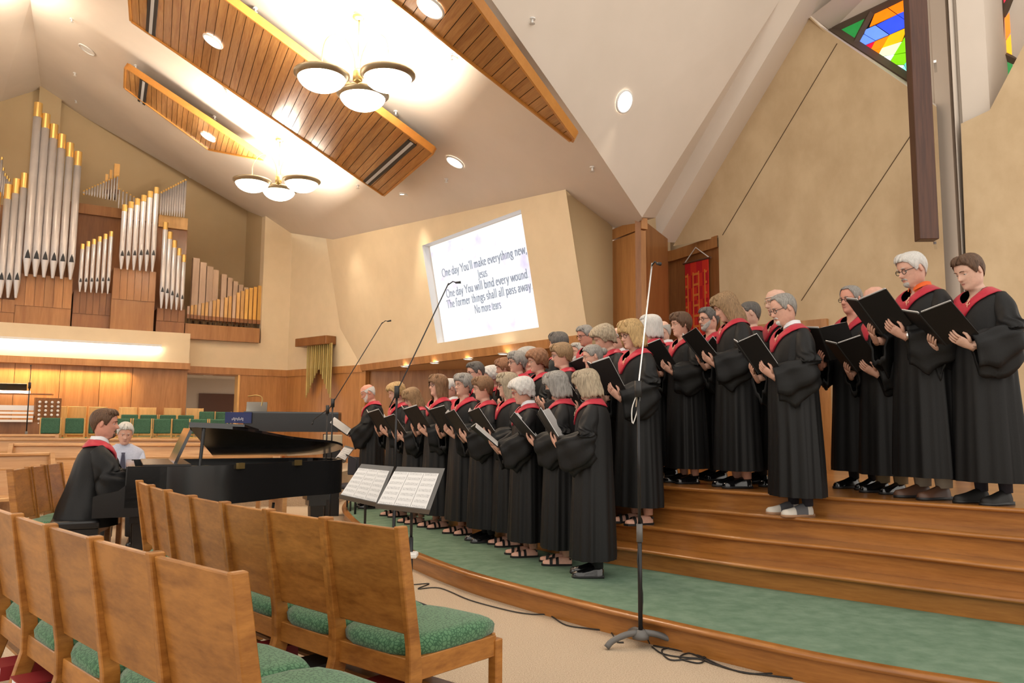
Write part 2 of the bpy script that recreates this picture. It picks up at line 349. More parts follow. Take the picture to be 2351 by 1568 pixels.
# ---- big stucco wall beside the cross with the notch of the coloured window
nW = np.array([-.707, -.707]); Wp = np.array([3.04, 11.55])
def onW(x, y, o=0): return onpl(x, y, [.707, .707, 0], [Wp[0]+nW[0]*o, Wp[1]+nW[1]*o, 0])
wst = empty('wall_stage'); wst['kind'] = 'structure'
tl, ap, nt_, bt = onW(1545, 565), onW(1860, 38), onW(1882, 60), onW(2150, 245)
def wx(p, z): return (p[0], p[1], z)
mk('stucco_panel', [wx(Wp, .75), wx(bt, .75), bt, nt_, ap, tl, wx(Wp, 4.08)], [(0, 1, 2, 3, 4, 5, 6)], stucco, wst)
def seam(a, b_, par, off):
    v = MB(); v.tube([np.array(a)+off, np.array(b_)+off], .006, 5); v.build('panel_joint', joint_m, par)
offw = np.array([nW[0]*.003, nW[1]*.003, 0])
seam(onW(1659, 540), onW(1922, 100), wst, offw); seam(onW(1840, 690), onW(2095, 305), wst, offw)
b = MB(); b.slab([wx(Wp, .75), wx(Wp+.707*np.array([1.6, -1.6]), .75), wx(Wp+.707*np.array([1.6, -1.6]), 2.72), wx(Wp, 2.72)], (nW[0]*.06, nW[1]*.06, 0)); b.build('wood_wainscot', oak_v, wst)
# column strip behind the cross (set back), hanging pier and the right-hand stucco wall
q0, q1 = onW(2118, 500, -.22), onW(2236, 500, -.22)
mk('column_face', [wx(q0, .75), wx(q1, .75), wx(q1, 11), wx(q0, 11)], [(0, 1, 2, 3)], plaster, wst)
q2 = onW(2160, 500, -.18); q3 = onW(2196, 500, -.08)
b = MB(); b.prism([tuple(q2[:2]), tuple(q3[:2]), tuple(q3[:2]+np.array([.2, .2])), tuple(q2[:2]+np.array([.2, .2]))], .75, 11); b.build('column_rib', plaster, wst)
w2a = onW(2204, 500)[:2]; d2 = np.array([.93, -.37]); n2 = np.array([-.37, -.93])
def onW2(x, y, o=0): return onpl(x, y, [*n2, 0], [w2a[0]+n2[0]*o, w2a[1]+n2[1]*o, 0])
wrt = empty('wall_right'); wrt['kind'] = 'structure'
e = onW2(2351, 110); far = w2a+d2*2.6
mk('stucco_panel', [A3(w2a, .75), A3(far, .75), A3(far, 10.5), onW2(2420, -30), onW2(2272, 253), onW2(2206, 284)], [(0, 1, 2, 3, 4, 5)], stucco, wrt)
mk('column_side', [A3(w2a, .75), A3(w2a+np.array([.3, .3]), .75), A3(w2a+np.array([.3, .3]), 11), A3(w2a, 11)], [(0, 1, 2, 3)], plaster, wrt)
f0, f1 = onW2(2206, 200, -.12)[:2], onW2(2270, 200, -.12)[:2]
mk('hanging_pier', [A3(f0, 3.5), A3(f1, 3.5), A3(f1, 11), A3(f0, 11)], [(0, 1, 2, 3)], plaster, wrt)
f2 = onW2(2310, 100, -.75)[:2]
mk('window_reveal', [A3(f1, 3.5), A3(f2, 3.5), A3(f2, 11), A3(f1, 11)], [(0, 1, 2, 3)], plaster, wrt)
mk('window_ledge', [onW2(2272, 253), onW2(2420, -30), onW2(2420, -30)+np.array([.5, .6, .12]), onW2(2272, 253)+np.array([.5, .6, .12])], [(0, 1, 2, 3)], plaster, wrt)
# ---- beam and ceiling
co = np.array([6.63, -.47, -.17])
def cz(x, y): return 6.63-.47*x-.17*y
def onC(x, y, o=0): return onpl(x, y, [.47, .17, 1], [0, 0, 6.63+o])
sr = scr(Ls, 4.47)
anch = {'T': onC(97, 205), 'CR': (-6.42, 19.56, 6.55), 'B': (-5.2, 18.32, 5.75), 'SL': onpl(765, 550, [nS[0], nS[1], -TILT], [*pC, 2.5]), 'SR': onpl(1298, 435, [nS[0], nS[1], -TILT], [*pC, 2.5]),
        'PL': (1.43, 11.2, 4.10), 'PR': onC(1474, 499)}
r1, r2 = onC(1129, 0), onC(1358, 325)
rt = r1+(r1-r2)*2.2
tx = onC(70, 0); tt = tx+(tx-anch['T'])*1.6
bk = np.array([-nAB[0]*.35, -nAB[1]*.35]); bk = np.array([bk[0], bk[1], -.47*bk[0]-.17*bk[1]])
anch['T0'] = np.array(anch['T'])+bk; anch['CR'] = np.array(anch['CR'])+bk; anch['SB'] = (1.25, 11.35, 4.22); anch['PL'] = (1.62, 11.55, 4.0)
verts = [anch[k] for k in ('T0', 'CR', 'B', 'SL', 'SR', 'SB', 'PL', 'PR')]+[r2, r1, rt, tt, tx]
inn = [onC(825, 40), onC(643, 322), onC(990, 350), onC(880, 447), onC(303, 48), onC(520, 0), onC(600, 368), onC(290, 180), onC(1312, 322), onC(905, -200), onC(1100, 400), onC(700, 440)]
from mathutils.geometry import delaunay_2d_cdt
vv = [Vector((v[0], v[1])) for v in verts+inn]; nb = len(verts)
res = delaunay_2d_cdt(vv, [], [list(range(nb))], 2, 1e-5)
zs = [(verts+inn)[o_[0]][2] if o_ else cz(v.x, v.y) for v, o_ in zip(res[0], res[3])]
ceil = mk('ceiling', [(v.x, v.y, z) for v, z in zip(res[0], zs)], res[2], plaster, None, True); ceil['kind'] = 'structure'
mk('ceiling_left', [anch['T0'], tx, tt, tt+np.array([-5, -3, -1.9]), onpl(-700, 400, [*nAB, 0], [*cb, 0])+bk, onpl(0, 236, [*nAB, 0], [*cb, 0])+bk], [(0, 1, 2, 3, 4, 5)], plaster)['kind'] = 'structure'
b1, b2 = onW(1505, 500, .7), onW(1790, 0, .7); b3 = b2+(b2-b1)*1.2
rb = anch['PR']
c3 = mk('ceiling_right', [rb, r2, r1, rt, b3, b2, b1], [(0, 6, 5), (0, 5, 1), (1, 5, 2), (2, 5, 4), (2, 4, 3)], plaster); c3['kind'] = 'structure'
mk('ceiling_corner', [anch['PL'], rb, b1, A3(R0, 4.38), A3(R0, 4.05), (1.9, 11.4, 4.1)], [(0, 1, 2, 3, 4, 5)], plaster)['kind'] = 'structure'
# beam: side face and underside against the stucco wall
dn = np.array([0, 0, -.33]); w1, w2_ = onW(1550, 557), onW(1862, 36); w3 = w2_+(w2_-w1)*1.2
bm_ = empty('trim_1'); bm_['kind'] = 'structure'
lb1, lb2, lb3 = onW(1508, 555, .62), onW(1838, 0, .62), None
lb3 = lb2+(lb2-lb1)*1.2
mk('beam_side', [b1, b2, b3, lb3, lb2, lb1], [(0, 1, 2, 3, 4, 5)], plaster, bm_)
mk('beam_underside', [lb1, lb2, lb3, w3, w2_, w1], [(0, 1, 2, 3, 4, 5)], plaster, bm_)
# ---- coloured windows
GO = -.55
def onG(x, y): return onW(x, y, GO)
win = empty('window_1'); win['kind'] = 'structure'
GC = {'g': (.01, .16, .03), 'o': (.95, .17, .0), 'b': (.02, .06, .75), 'lb': (.10, .22, .85), 'y': (.85, .36, .0), 'r': (.70, .0, .03), 'lg': (.55, .80, .40), 'gr': (.16, .50, .0), 'w': (.60, .68, .66), 'c': (.25, .66, .62), 't': (.10, .50, .42), 'v': (.34, .36, .95)}
def glass(k): return mat('glass_'+k, GC[k], .25, emit=GC[k], est=GLASS, kind='noise', col2=tuple(min(1, c*1.25+.01) for c in GC[k]), scale=(3, 3, 3))
def z5(x, y): return (1820+x/4.427, y/4.427)
panes = [('g', [(395, 310), (780, 150), (620, 425), (470, 320)]), ('o', [(840, 115), (960, 75), (1060, 145), (775, 275)]), ('o', [(960, 75), (1080, -10), (1155, -10), (1155, 105), (1060, 145)]),
 ('b', [(1060, 145), (1155, 105), (1160, 212)]), ('b', [(840, 255), (1060, 145), (1160, 212), (1160, 270), (980, 352)]), ('lb', [(735, 300), (840, 255), (980, 352), (838, 412), (722, 345)]),
 ('lb', [(722, 345), (838, 412), (690, 475), (655, 455)]), ('r', [(700, 478), (835, 420), (780, 525)]), ('o', [(835, 420), (980, 358), (905, 488), (780, 525)]), ('y', [(980, 355), (1165, 275), (1110, 415), (905, 488)]),
 ('o', [(780, 527), (905, 490), (850, 575)]), ('lg', [(905, 488), (1110, 420), (1035, 550), (855, 580)]), ('gr', [(1165, 340), (1170, 400), (1115, 412)]), ('gr', [(1115, 415), (1175, 400), (1180, 525), (1030, 553)]),
 ('w', [(860, 585), (1030, 553), (965, 655)]), ('gr', [(1030, 555), (1180, 530), (1180, 590), (1130, 655), (968, 658)]), ('w', [(975, 662), (1130, 660), (1085, 735)]), ('c', [(1130, 662), (1180, 770), (1185, 800), (1085, 735)]),
 ('t', [(1180, 595), (1190, 790), (1132, 655)]), ('b', [(1155, -10), (1420, -120), (1420, 100), (1160, 212)]), ('y', [(1160, 212), (1420, 100), (1420, 380), (1165, 340)]), ('gr', [(1165, 340), (1420, 380), (1420, 700), (1180, 595)])]
gth = np.array([.012, .012, 0])
for k, p in panes:
    P = [onG(*z5(*q)) for q in p]; cen = np.mean(P, axis=0); P = [cen+(q-cen)*.955 for q in P]
    b = MB(); b.slab(P, gth); b.build('pane', glass(k), win)
lead = mat('lead_frame', (.11, .075, .05), .6)
def bar(a, b_, r, par, f=onG, nm='frame_bar', m=None):
    v = MB(); v.tube([f(*z5(*a)), f(*z5(*b_))], r, 4); v.build(nm, m or lead, par)
bar((390, 320), (1210, 850), .09, win); bar((800, 125), (630, 450), .05, win); bar((395, 305), (1000, 20), .06, win); bar((1000, 20), (1400, -180), .06, win)
mk('leading', [onG(*z5(*q))+np.array([.02, .02, 0]) for q in ((380, 320), (1220, 850), (1450, 700), (1450, -250), (1000, 0))], [(0, 1, 2, 3, 4)], mat('leading', (.01, .01, .012), .7), win)
# sill between the stucco edge and the glass, and the recess ceiling above
s0, s1 = onG(*z5(395, 325)), onG(*z5(1215, 860)); s2, s3 = onW(1875, 55), onW(2150, 245)
mk('window_sill', [s2, s3, s1+(s1-s0)*.25, s1, s0], [(0, 1, 2, 3, 4)], plaster, win)
u0, u1 = w2_, w3
mk('recess_ceiling', [onW(1862, 36), onG(*z5(390, 318)), onG(*z5(1000, 15)), onG(*z5(1450, -190)), onW(2200, -220)], [(0, 1, 2, 3, 4)], plaster, win)
win2 = empty('window_2'); win2['kind'] = 'structure'
def onG2(x, y): return onW2(x, y, -.75)
p2 = [('r', [(2115, -60), (2200, -60), (2210, 0), (2120, 110)]), ('o', [(2140, 200), (2275, 25), (2285, 235), (2155, 420)]), ('y', [(2155, 425), (2288, 240), (2310, 600), (2150, 525)]), ('v', [(2275, -60), (2420, -200), (2420, 50), (2290, 235)]),
 ('v', [(2290, 235), (2420, 50), (2420, 330), (2305, 500)]), ('lb', [(2305, 500), (2420, 330), (2420, 640), (2315, 610)]), ('g', [(2160, 610), (2285, 670), (2200, 800), (2160, 860)]), ('g', [(2285, 670), (2420, 740), (2420, 860), (2160, 860)])]
for k, p in p2:
    P = [onG2(*z5(*q)) for q in p]; cen = np.mean(P, axis=0); P = [cen+(q-cen)*.955 for q in P]
    b = MB(); b.slab(P, (.006, .016, 0)); b.build('pane', glass(k), win2)
bar((2100, -60), (2140, 900), .06, win2, onG2); bar((2120, 160), (2250, -60), .05, win2, onG2); bar((2130, 560), (2420, 690), .05, win2, onG2)
mk('leading', [onG2(*z5(*q))+np.array([.01, .03, 0]) for q in ((2090, -300), (2090, 950), (2500, 950), (2500, -300))], [(0, 1, 2, 3)], MATS['leading'], win2)
# outer shell behind the openings, so nothing of the outside shows through the joints
ob1 = Wp+nW*-1.0-np.array([.707, -.707])*3.0; ob2 = Wp+nW*-1.0+np.array([.707, -.707])*6.5
mk('wall_outer', [A3(ob1, 0), A3(ob2, 0), A3(ob2, 12), A3(ob1, 12)], [(0, 1, 2, 3)], plaster)['kind'] = 'structure'
mk('ceiling_recess', [onW(1862, 36), w3, w3+np.array([.75, .75, 0]), onW(1862, 36)+np.array([.75, .75, 0])], [(0, 1, 2, 3)], plaster)['kind'] = 'structure'
mk('ceiling_apex', [onW(1845, 30, .05), onW(1895, 75, .0), onW(1895, 75, -.6), onW(1845, 10, -.6)], [(0, 1, 2, 3)], plaster)['kind'] = 'structure'
mk('wall_pillar_back', [(1.6, 11.6, 3.6), (2.9, 13.6, 3.6), (2.9, 13.6, 6), (1.6, 11.6, 6)], [(0, 1, 2, 3)], cream)['kind'] = 'structure'
mk('wall_banner_back', [(2.5, 13.2, 3.9), (3.2, 11.5, 3.9), (3.2, 11.5, 6), (2.5, 13.2, 6)], [(0, 1, 2, 3)], cream)['kind'] = 'structure'

# ================================================================== ceiling slabs of planks
cn = np.array([.47, .17, 1]); cn = cn/np.linalg.norm(cn)
def clip(poly, n, d):
    out = []
    for i in range(len(poly)):
        a, b_ = poly[i], poly[(i+1) % len(poly)]; da, db = a@n-d, b_@n-d
        if da >= 0: out.append(a)
        if da*db < 0: out.append(a+(b_-a)*da/(da-db))
    return out
DROP = .30
def onSl(x, y): return onC(x, y, -DROP*1.12)
q1_, q2_ = onSl(880, 447), onSl(992, 350)
seam_d = (q2_-q1_)/np.linalg.norm(q2_-q1_)
grain_along(oak_plank, seam_d)
def slab(px, n_planks, label, extra=None, slots=()):
    P = extra if extra is not None else [onSl(*p) for p in px]
    o = empty('ceiling_panel', (0, 0, 0), 0, label, 'ceiling panel', 'plank ceiling panels')
    ax = np.cross(cn, seam_d)                       # across the planks
    t = np.array([p@ax for p in P]); t0, t1 = t.min(), t.max(); wdt = (t1-t0)/n_planks
    for i in range(n_planks):
        c = clip([p.copy() for p in P], ax, t0+i*wdt+.004)
        c = clip(c, -ax, -(t0+(i+1)*wdt-.004)) if len(c) > 2 else c
        if len(c) < 3: continue
        b = MB(); b.slab(c, cn*.03); b.build('plank', oak_plank, o)
    cen = np.mean(P, axis=0); Q = [cen+(p-cen)*.985+cn*.02 for p in P]
    b = MB(); b.slab(Q, cn*.03); b.build('backing', joint_m, o)
    b = MB(); n = len(P)
    for i in range(n):                              # fascia boards round the rim
        a, c = P[i], P[(i+1) % n]; b.slab([a-cn*.02, c-cn*.02, c+cn*.085, a+cn*.085], (a+c)/2*0+np.cross(cn, (c-a)/np.linalg.norm(c-a))*.03)
    b.build('fascia', oak_edge, o)
    for a, c in slots:
        a, c = onSl(*a), onSl(*c); d = (c-a)/np.linalg.norm(c-a); s_ = np.cross(cn, d)
        b = MB(); b.slab([a-s_*.07-cn*.012, c-s_*.07-cn*.012, c+s_*.07-cn*.012, a+s_*.07-cn*.012], cn*.01); so = b.build('slot_diffuser', black_mat, o)
        b = MB(); b.slab([a-s_*.022-cn*.016, c-s_*.022-cn*.016, c+s_*.022-cn*.016, a+s_*.022-cn*.016], cn*.004); b.build('slot_blade', slot_m, so)
    return o
P0 = onSl(303, 48); P1_ = onSl(880, 447); P2_ = onSl(992, 350); P3_ = P0+(P2_-P1_)
slab(None, 37, 'long plank ceiling panel hanging behind the nearer chandelier', [P0, P1_, P2_, P3_], [((346, 76), (354, -30)), ((842, 420), (947, 326))])
slab([(290, 156), (288, 202), (478, 342), (606, 366)], 27, 'short plank ceiling panel ending in a point above the farther chandelier', None, [((325, 236), (331, 186))])
a_, b_ = onSl(905, 0), onSl(1312, 322); c_, d_ = onSl(1085, 0), onSl(1316, 316)
slab(None, 30, 'tapering plank ceiling panel at the top middle, pointed at its lower end', [a_+(a_-b_)*.6, b_, d_, c_+(c_-d_)*.5])
# ---- recessed downlights
def downlight(p, nrm, r, label, lit=True, spot=0, rad=None):
    o = empty('recessed_downlight', p, 0, label, 'ceiling light', 'recessed round downlights')
    z = Vector(nrm); R = np.array(z.to_track_quat('Z', 'Y').to_matrix())
    b = MB(); b.lathe([(r*1.18, -.001), (r*1.16, -.016), (r, -.02), (r*.99, -.002)], 28); b.xform(R); b.build('rim', white_mat, o, True)
    b = MB(); b.lathe([(.001, -.006), (r*.6, -.006), (r, -.006)], 28); b.xform(R); b.build('lens', light_glow if lit else white_mat, o)
    if spot:
        l = bpy.data.lights.new('downlight_beam', 'SPOT'); l.energy = spot; l.spot_size = math.radians(78); l.spot_blend = .6; l.shadow_soft_size = .12; l.color = (1, .86, .68)
        lo = bpy.data.objects.new('downlight_beam', l); COL.objects.link(lo); lo.location = Vector(p)+Vector((0, 0, -.22 if spot > 50 else -.08))
    return o
def dl(x, y, f, nrm, r, label, lit=True, spot=SPOT): return downlight(f(x, y)-np.array(nrm)*.004, nrm, r, label, lit, spot)
onSlf = lambda x, y: onSl(x, y)-cn*.004
dl(490, 93, onSlf, cn, .125, 'lit round downlight in the long plank panel'); dl(478, 313, onSlf, cn, .125, 'lit round downlight in the short pointed plank panel')
dl(335, 266, onC, cn, .13, 'lit round downlight beside the short pointed panel'); dl(1045, 371, onC, cn, .125, 'lit round downlight right of the long panel end')
dl(935, 453, onC, cn, .13, 'lit round downlight just below the long panel end'); dl(768, 472, onC, cn, .14, 'lit round downlight nearest the cream corner walls')
dl(990, 15, onSlf, cn, .13, 'lit round downlight in the tapering plank panel'); dl(200, 113, onC, cn, .13, 'unlit round downlight near the left ceiling crease', False, 0)
n3 = np.cross(r1-r2, b2-r2); n3 /= np.linalg.norm(n3); n3 = n3 if n3[2] > 0 else -n3
on3 = lambda x, y: onpl(x, y, n3, r2)
dl(1432, 233, on3, n3, .12, 'lit round downlight on the right ceiling slope')
for i, (x, y) in enumerate([(930, 840), (998, 832), (1075, 823), (1155, 811)]):
    q = atz(x, y, 2.395); downlight(q, (0, 0, 1), .07, ('leftmost', 'second from left', 'third from left', 'rightmost')[i]+' small soffit downlight under the screen wall', True, 45)
q = atz(478, 860, zd+.015); downlight(q, (0, 0, 1), .09, 'small downlight in the corridor beyond the doorway', True, 90)
# ---- small white sprinkler heads
for x, y in [(587, 18), (312, 150), (520, 207), (493, 267), (455, 357), (437, 403), (909, 255), (1035, 125), (1360, 383), (1025, 410), (172, 167), (175, 230), (677, 500), (822, 425), (165, 43)]:
    p = onC(x, y); o = empty('sprinkler_head', p, 0, 'small white sprinkler head on the sloping ceiling', 'sprinkler', 'sprinkler heads on the main ceiling')
    b = MB(); b.lathe([(.0, 0), (.035, 0), (.035, -.012), (.0, -.016)], 10); b.build('escutcheon', white_mat, o)
    b = MB(); b.lathe([(.012, -.01), (.012, -.05), (.03, -.06), (.0, -.065)], 10); b.build('nozzle', white_mat, o)
for x, y in [(1222, 42)]:
    p = on3(x, y); o = empty('sprinkler_head', p, 0, 'small white sprinkler head on the right ceiling slope', 'sprinkler', 'sprinkler heads on the right slope')
    b = MB(); b.lathe([(.0, 0), (.035, 0), (.035, -.012), (.0, -.016)], 10); b.build('escutcheon', white_mat, o)
    b = MB(); b.lathe([(.012, -.01), (.012, -.05), (.03, -.06), (.0, -.065)], 10); b.build('nozzle', white_mat, o)
# ================================================================== chandeliers
def chandelier(top, hubz, angs, R, br, label, lamp=1.0):
    x, y, zt = top; o = empty('chandelier', (x, y, zt), 0, label, 'chandelier', 'brass three-bowl chandeliers')
    hz = hubz-zt
    b = MB(); b.lathe([(.0, .03), (.075, .03), (.08, -.02), (.05, -.045), (.012, -.05)], 20); b.build('canopy', brass, o, True)
    b = MB(); b.tube([(0, 0, -.03), (0, 0, hz+.06)], .009, 8); b.build('rod', brass, o, True)
    b = MB(); b.lathe([(.0, .10), (.04, .10), (.055, .06), (.055, -.04), (.035, -.06), (.0, -.075)], 16, (0, 0, hz)); b.build('hub', brass, o, True)
    for k, a in enumerate(angs):
        ca, sa = math.cos(a), math.sin(a); cx, cy, czz = R*ca, R*sa, hz-.02
        pts = [(.03*ca, .03*sa, hz+.05), (.05*ca, .05*sa, hz+.25), (.14*ca, .14*sa, hz+.42), (.26*ca, .26*sa, hz+.47), (.36*ca, .36*sa, hz+.40), (R*ca, R*sa, hz+.24), (R*ca, R*sa, czz+.06)]
        b = MB(); b.tube(catmull(pts, 5), .007, 6); b.build('arm', brass, o, True)
        prof = [(br*math.sin(t), czz-.02-br*.66*(math.cos(t))) for t in np.linspace(.02, PI/2, 9)]
        b = MB(); b.lathe(prof, 28, (cx, cy, 0)); bo = b.build('bowl', bowl_glow, o, True)
        b = MB(); b.lathe([(br*.90, czz-.055), (br*.99, czz-.06), (br*1.05, czz-.035), (br*1.13, czz-.02), (br*1.13, czz+.005), (br*1.0, czz+.015), (br*.9, czz-.02)], 32, (cx, cy, 0)); b.build('rim', brass_grey, bo, True)
        l = bpy.data.lights.new('bowl_lamp', 'AREA'); l.shape = 'DISK'; l.size = br*1.7; l.energy = LAMP*lamp; l.color = (1, .9, .76)
        lo = bpy.data.objects.new('bowl_lamp', l); COL.objects.link(lo); lo.location = (x+cx, y+cy, zt+czz+.02); lo.rotation_euler = (PI, 0, 0)   # open top throws light on the ceiling
    return o
t1 = onC(825, 38); h1 = aty(818, 178, t1[1])[2]
chandelier(t1, h1, [math.radians(a) for a in (200, 92, -22)], .40, .275, 'nearer brass chandelier with three glowing bowls, at top middle')
t2 = onC(643, 320); h2 = aty(637, 415, t2[1])[2]
chandelier(t2, h2, [math.radians(a) for a in (190, 105, -12)], .44, .285, 'farther brass chandelier with three glowing bowls, over the organ side')
for (x, y), nm in (((-4.8, 7.2), 'added three-bowl chandelier out of view left of the nearer one, brightening the left ceiling'), ((-8.3, 11.2), 'added three-bowl chandelier out of view left of the farther one, brightening the left ceiling')):
    chandelier((x, y, cz(x, y)), cz(x, y)-1.05, [math.radians(a) for a in (200, 92, -22)], .40, .275, nm, .4)  # two extra chandeliers outside the view, added to brighten the left ceiling
# ================================================================== gallery light trough
o = empty('gallery_light', (0, 0, 0), 0, 'long white trough light fixed along the gallery front', 'light')
g0 = G1-dG*9+nG*.0; g1 = G0+dG*float((atz(372, 800, 2.9)[:2]-G0)@dG); g1 = onpl(368, 798, [*nG, 0], [*G1, 0])[:2]
zt = onpl(368, 798, [*nG, 0], [*G1, 0])[2]
b = MB(); b.slab([A3(g0+nG*.20, zt), A3(g1+nG*.20, zt), A3(g1+nG*.20, zt+.045), A3(g0+nG*.20, zt+.045)], (-nG[0]*.2, -nG[1]*.2, 0)); b.build('housing', white_mat, o)
b = MB(); b.tube([A3(g0+nG*.10, zt-.03), A3(g1+nG*.10, zt-.03)], .03, 8); b.build('tube_lamp', cove_glow, o, True)
# downlights washing the wood wall under the gallery
l = bpy.data.lights.new('gallery_wash', 'AREA'); l.shape = 'RECTANGLE'; l.size = 7.6; l.size_y = .08; l.energy = WASH; l.color = (1, .70, .34); l.spread = math.radians(130)
lo = bpy.data.objects.new('gallery_wash', l); COL.objects.link(lo); q = G1-dG*4.9+nG*.02; lo.location = (q[0], q[1], 2.39); lo.rotation_euler = Matrix(((dG[0], -nG[0], 0), (dG[1], -nG[1], 0), (0, 0, 1))).to_euler()
# ================================================================== organ
org = empty('pipe_organ', (*(pA-dAB*3), 3.06), 0, 'pipe organ with silver gold-tipped pipes on oak cases in the gallery', 'organ')
org.location = (0, 0, 0)
OFR = pA+nAB*.15                                   # plane of the front pipes
def onO(x, y, o=0): return onpl(x, y, [*nAB, 0], [OFR[0]+nAB[0]*o, OFR[1]+nAB[1]*o, 0])
def case(x0, x1, yt, yb, o, nm='case', m=None, planks=0, deep=.5, ysplit=None):
    a, c = onO(x0, yt, o), onO(x1, yt, o); zt_ = onO((x0+x1)/2, yt, o)[2]; zb = onO((x0+x1)/2, yb, o)[2]
    w_ = MB(); w_.slab([(a[0], a[1], zb), (c[0], c[1], zb), (c[0], c[1], zt_), (a[0], a[1], zt_)], (-nAB[0]*deep, -nAB[1]*deep, 0)); cs = w_.build(nm, m or oak_v, org)
    if planks:
        zs_ = onO((x0+x1)/2, ysplit, o)[2]
        for i in range(planks):
            p = a[:2]+(c[:2]-a[:2])*(i+.03)/planks+nAB*.0; q = a[:2]+(c[:2]-a[:2])*(i+.97)/planks; e_ = nAB*.02
            w_ = MB(); w_.slab([A3(p+e_, zs_), A3(q+e_, zs_), A3(q+e_, zt_+.02), A3(p+e_, zt_+.02)], (-nAB[0]*.05, -nAB[1]*.05, 0)); w_.build('case_board', m or oak_v, cs)
    return zt_
def pipe(xb, yb, xt, yt, w_px, o=0, gold_px=30, mouth=True, mat_=None):
    a, t = onO(xb, yb, o), onO(xb, yb, o); x, y = a[0], a[1]
    d = math.hypot(x, y); zt_ = CAMZ+(onO((xb+xt)/2, yt, o)[2]-CAMZ); h = zt_-a[2]; r = w_px/2*d/FPX
    e_ = empty('organ_pipe', (x, y, a[2])); e_.parent = org; KIDS.setdefault(org.name, []).append(e_)
    g = gold_px*d/FPX; ft = min(.34, h*.2)
    b = MB(); b.lathe([(r*.35, 0), (r, ft), (r, h-g), (r*.985, h-g)], 14); b.build('tube', mat_ or silver, e_, True)
    b = MB(); b.lathe([(r, h-g), (r*1.02, h-g), (r*1.02, h), (r*.9, h), (r*.88, h-.1)], 14); b.build('tip', gold, e_)
    if mouth:
        f = np.array([nAB[0], nAB[1]])*r*1.03; s_ = np.array([dAB[0], dAB[1]])*r*.62
        m_ = np.array([*f, ft]); b = MB(); b.add([m_+[*(-s_), 0], m_+[*s_, 0], m_+[*(s_*.6), r*1.3], m_+[0, 0, r*2.4], m_+[*(-s_*.6), r*1.3]], [(0, 1, 2, 3, 4)]); b.build('mouth', metal_dark, e_)
# front cases
case(-60, 36, 688, 741, .1, planks=3, ysplit=715); case(38, 168, 635, 748, .1, planks=6, ysplit=705); case(169, 259, 672, 752, 0, planks=6, ysplit=722, m=oak_dark)
case(260, 359, 622, 762, .15, planks=6, ysplit=690); case(360, 425, 711, 764, .05, planks=4, ysplit=738, m=oak_dark)
case(425, 597, 748, 782, -.02, nm='ledge', m=oak_v, deep=.9)
# back case wall
case(160, 432, 500, 760, -.5, nm='back_case', m=oak_dark, deep=.2); case(365, 432, 497, 524, -.42, nm='back_rail', m=oak_light); case(175, 365, 478, 500, -.42, nm='back_rail', m=oak_v)
case(-60, 60, 470, 745, -.5, nm='back_case', m=oak_dark, deep=.2); case(55, 165, 455, 745, -.5, nm='back_case', m=oak_dark, deep=.2)
# pipes: bottom x,y -> top x,y
for x, yb, xt, yt in [(-18, 684, -4, 440), (6, 684, 13, 422), (24, 684, 29, 409), (26+18-2, 684, 47, 396)]: pipe(x-6, yb, xt, yt, 13, .25)
for i in range(6): pipe(60+20.2*i, 634+1.6*i, 86+18.2*i, [234, 260, 284, 307, 327, 347][i], 15.5-.3*i, .3)
for i in range(6): pipe(183+12.8*i, 670+.9*i, 190+13.5*i, [560, 554, 549, 543, 537, 531][i], 7.6, .25, 11)
for i in range(6): pipe(278+14.3*i, 618+1.2*i, 287+15.2*i, [470, 463, 456, 448, 439, 430][i], 10.4, .35, 14)
for i in range(5): pipe(370+11.6*i, 708+1.2*i, 379+11.3*i, [510, 532, 552, 570, 585][i], 10-.4*i, .25, 16)
for i in range(11): pipe(368+5.4*i, 493+.6*i, 372+5.3*i, 440-2.9*i, 5, -.3, 4, False)          # upper rear rank
for i in range(9): pipe(272+8.5*i if i < 6 else 320+5*(i-6), 478+1.5*min(i, 6), 273+8*i if i < 6 else 322+5*(i-6), 432+4.5*i, 3.2, -.25, 3, False)
for i in range(13): pipe(192+6.2*i, 446+1.4*i, 194+6.2*i, 437-2.9*i, 3.6, -.35, 3, False)
for i in range(8): pipe(-2+5.2*i if i < 5 else 44+4*(i-5), 450, 0+5.2*i if i < 5 else 45+4*(i-5), [360, 385, 398, 404, 410, 426, 429, 431][i], 4, -.35, 6, False)
# square wooden pipes
wp_l = wood('pipe_wood_pale', (.55, .37, .24), (.66, .48, .34), (6, 6, .6)); wp_y = wood('pipe_wood_gold', (.66, .34, .06), (.76, .44, .11), (6, 6, .6))
def wpipe(x0, x1, yb, yt, o, m):
    a, c = onO(x0, yb, o), onO(x1, yb, o); zb = a[2]; zt_ = onO((x0+x1)/2, yt, o)[2]; wd = np.linalg.norm(c[:2]-a[:2])
    e_ = empty('wooden_pipe', ((a[0]+c[0])/2, (a[1]+c[1])/2, zb), math.atan2(dAB[1], dAB[0])); e_.parent = org
    h = zt_-zb; b = MB(); b.box((0, 0, h/2+.08), (wd*.80, wd*.9, h-.16)); b.build('body', m, e_)
    b = MB(); b.box((0, -wd*.46, .14), (wd*.9, .03, .09)); b.build('mouth_block', oak_dark, e_); b = MB(); b.tube([(0, 0, -.02), (0, 0, .09)], wd*.2, 8); b.build('foot', joint_m, e_)
for i, (x0, x1, yt) in enumerate([(433, 452, 593), (449+1, 468, 603), (466, 484, 612), (481, 497, 620), (501, 516, 630), (516, 529, 638), (529, 542, 646), (542, 554, 654), (554, 566, 660)]): wpipe(x0, x1, 745+i*1.5, yt, -.75, wp_l)
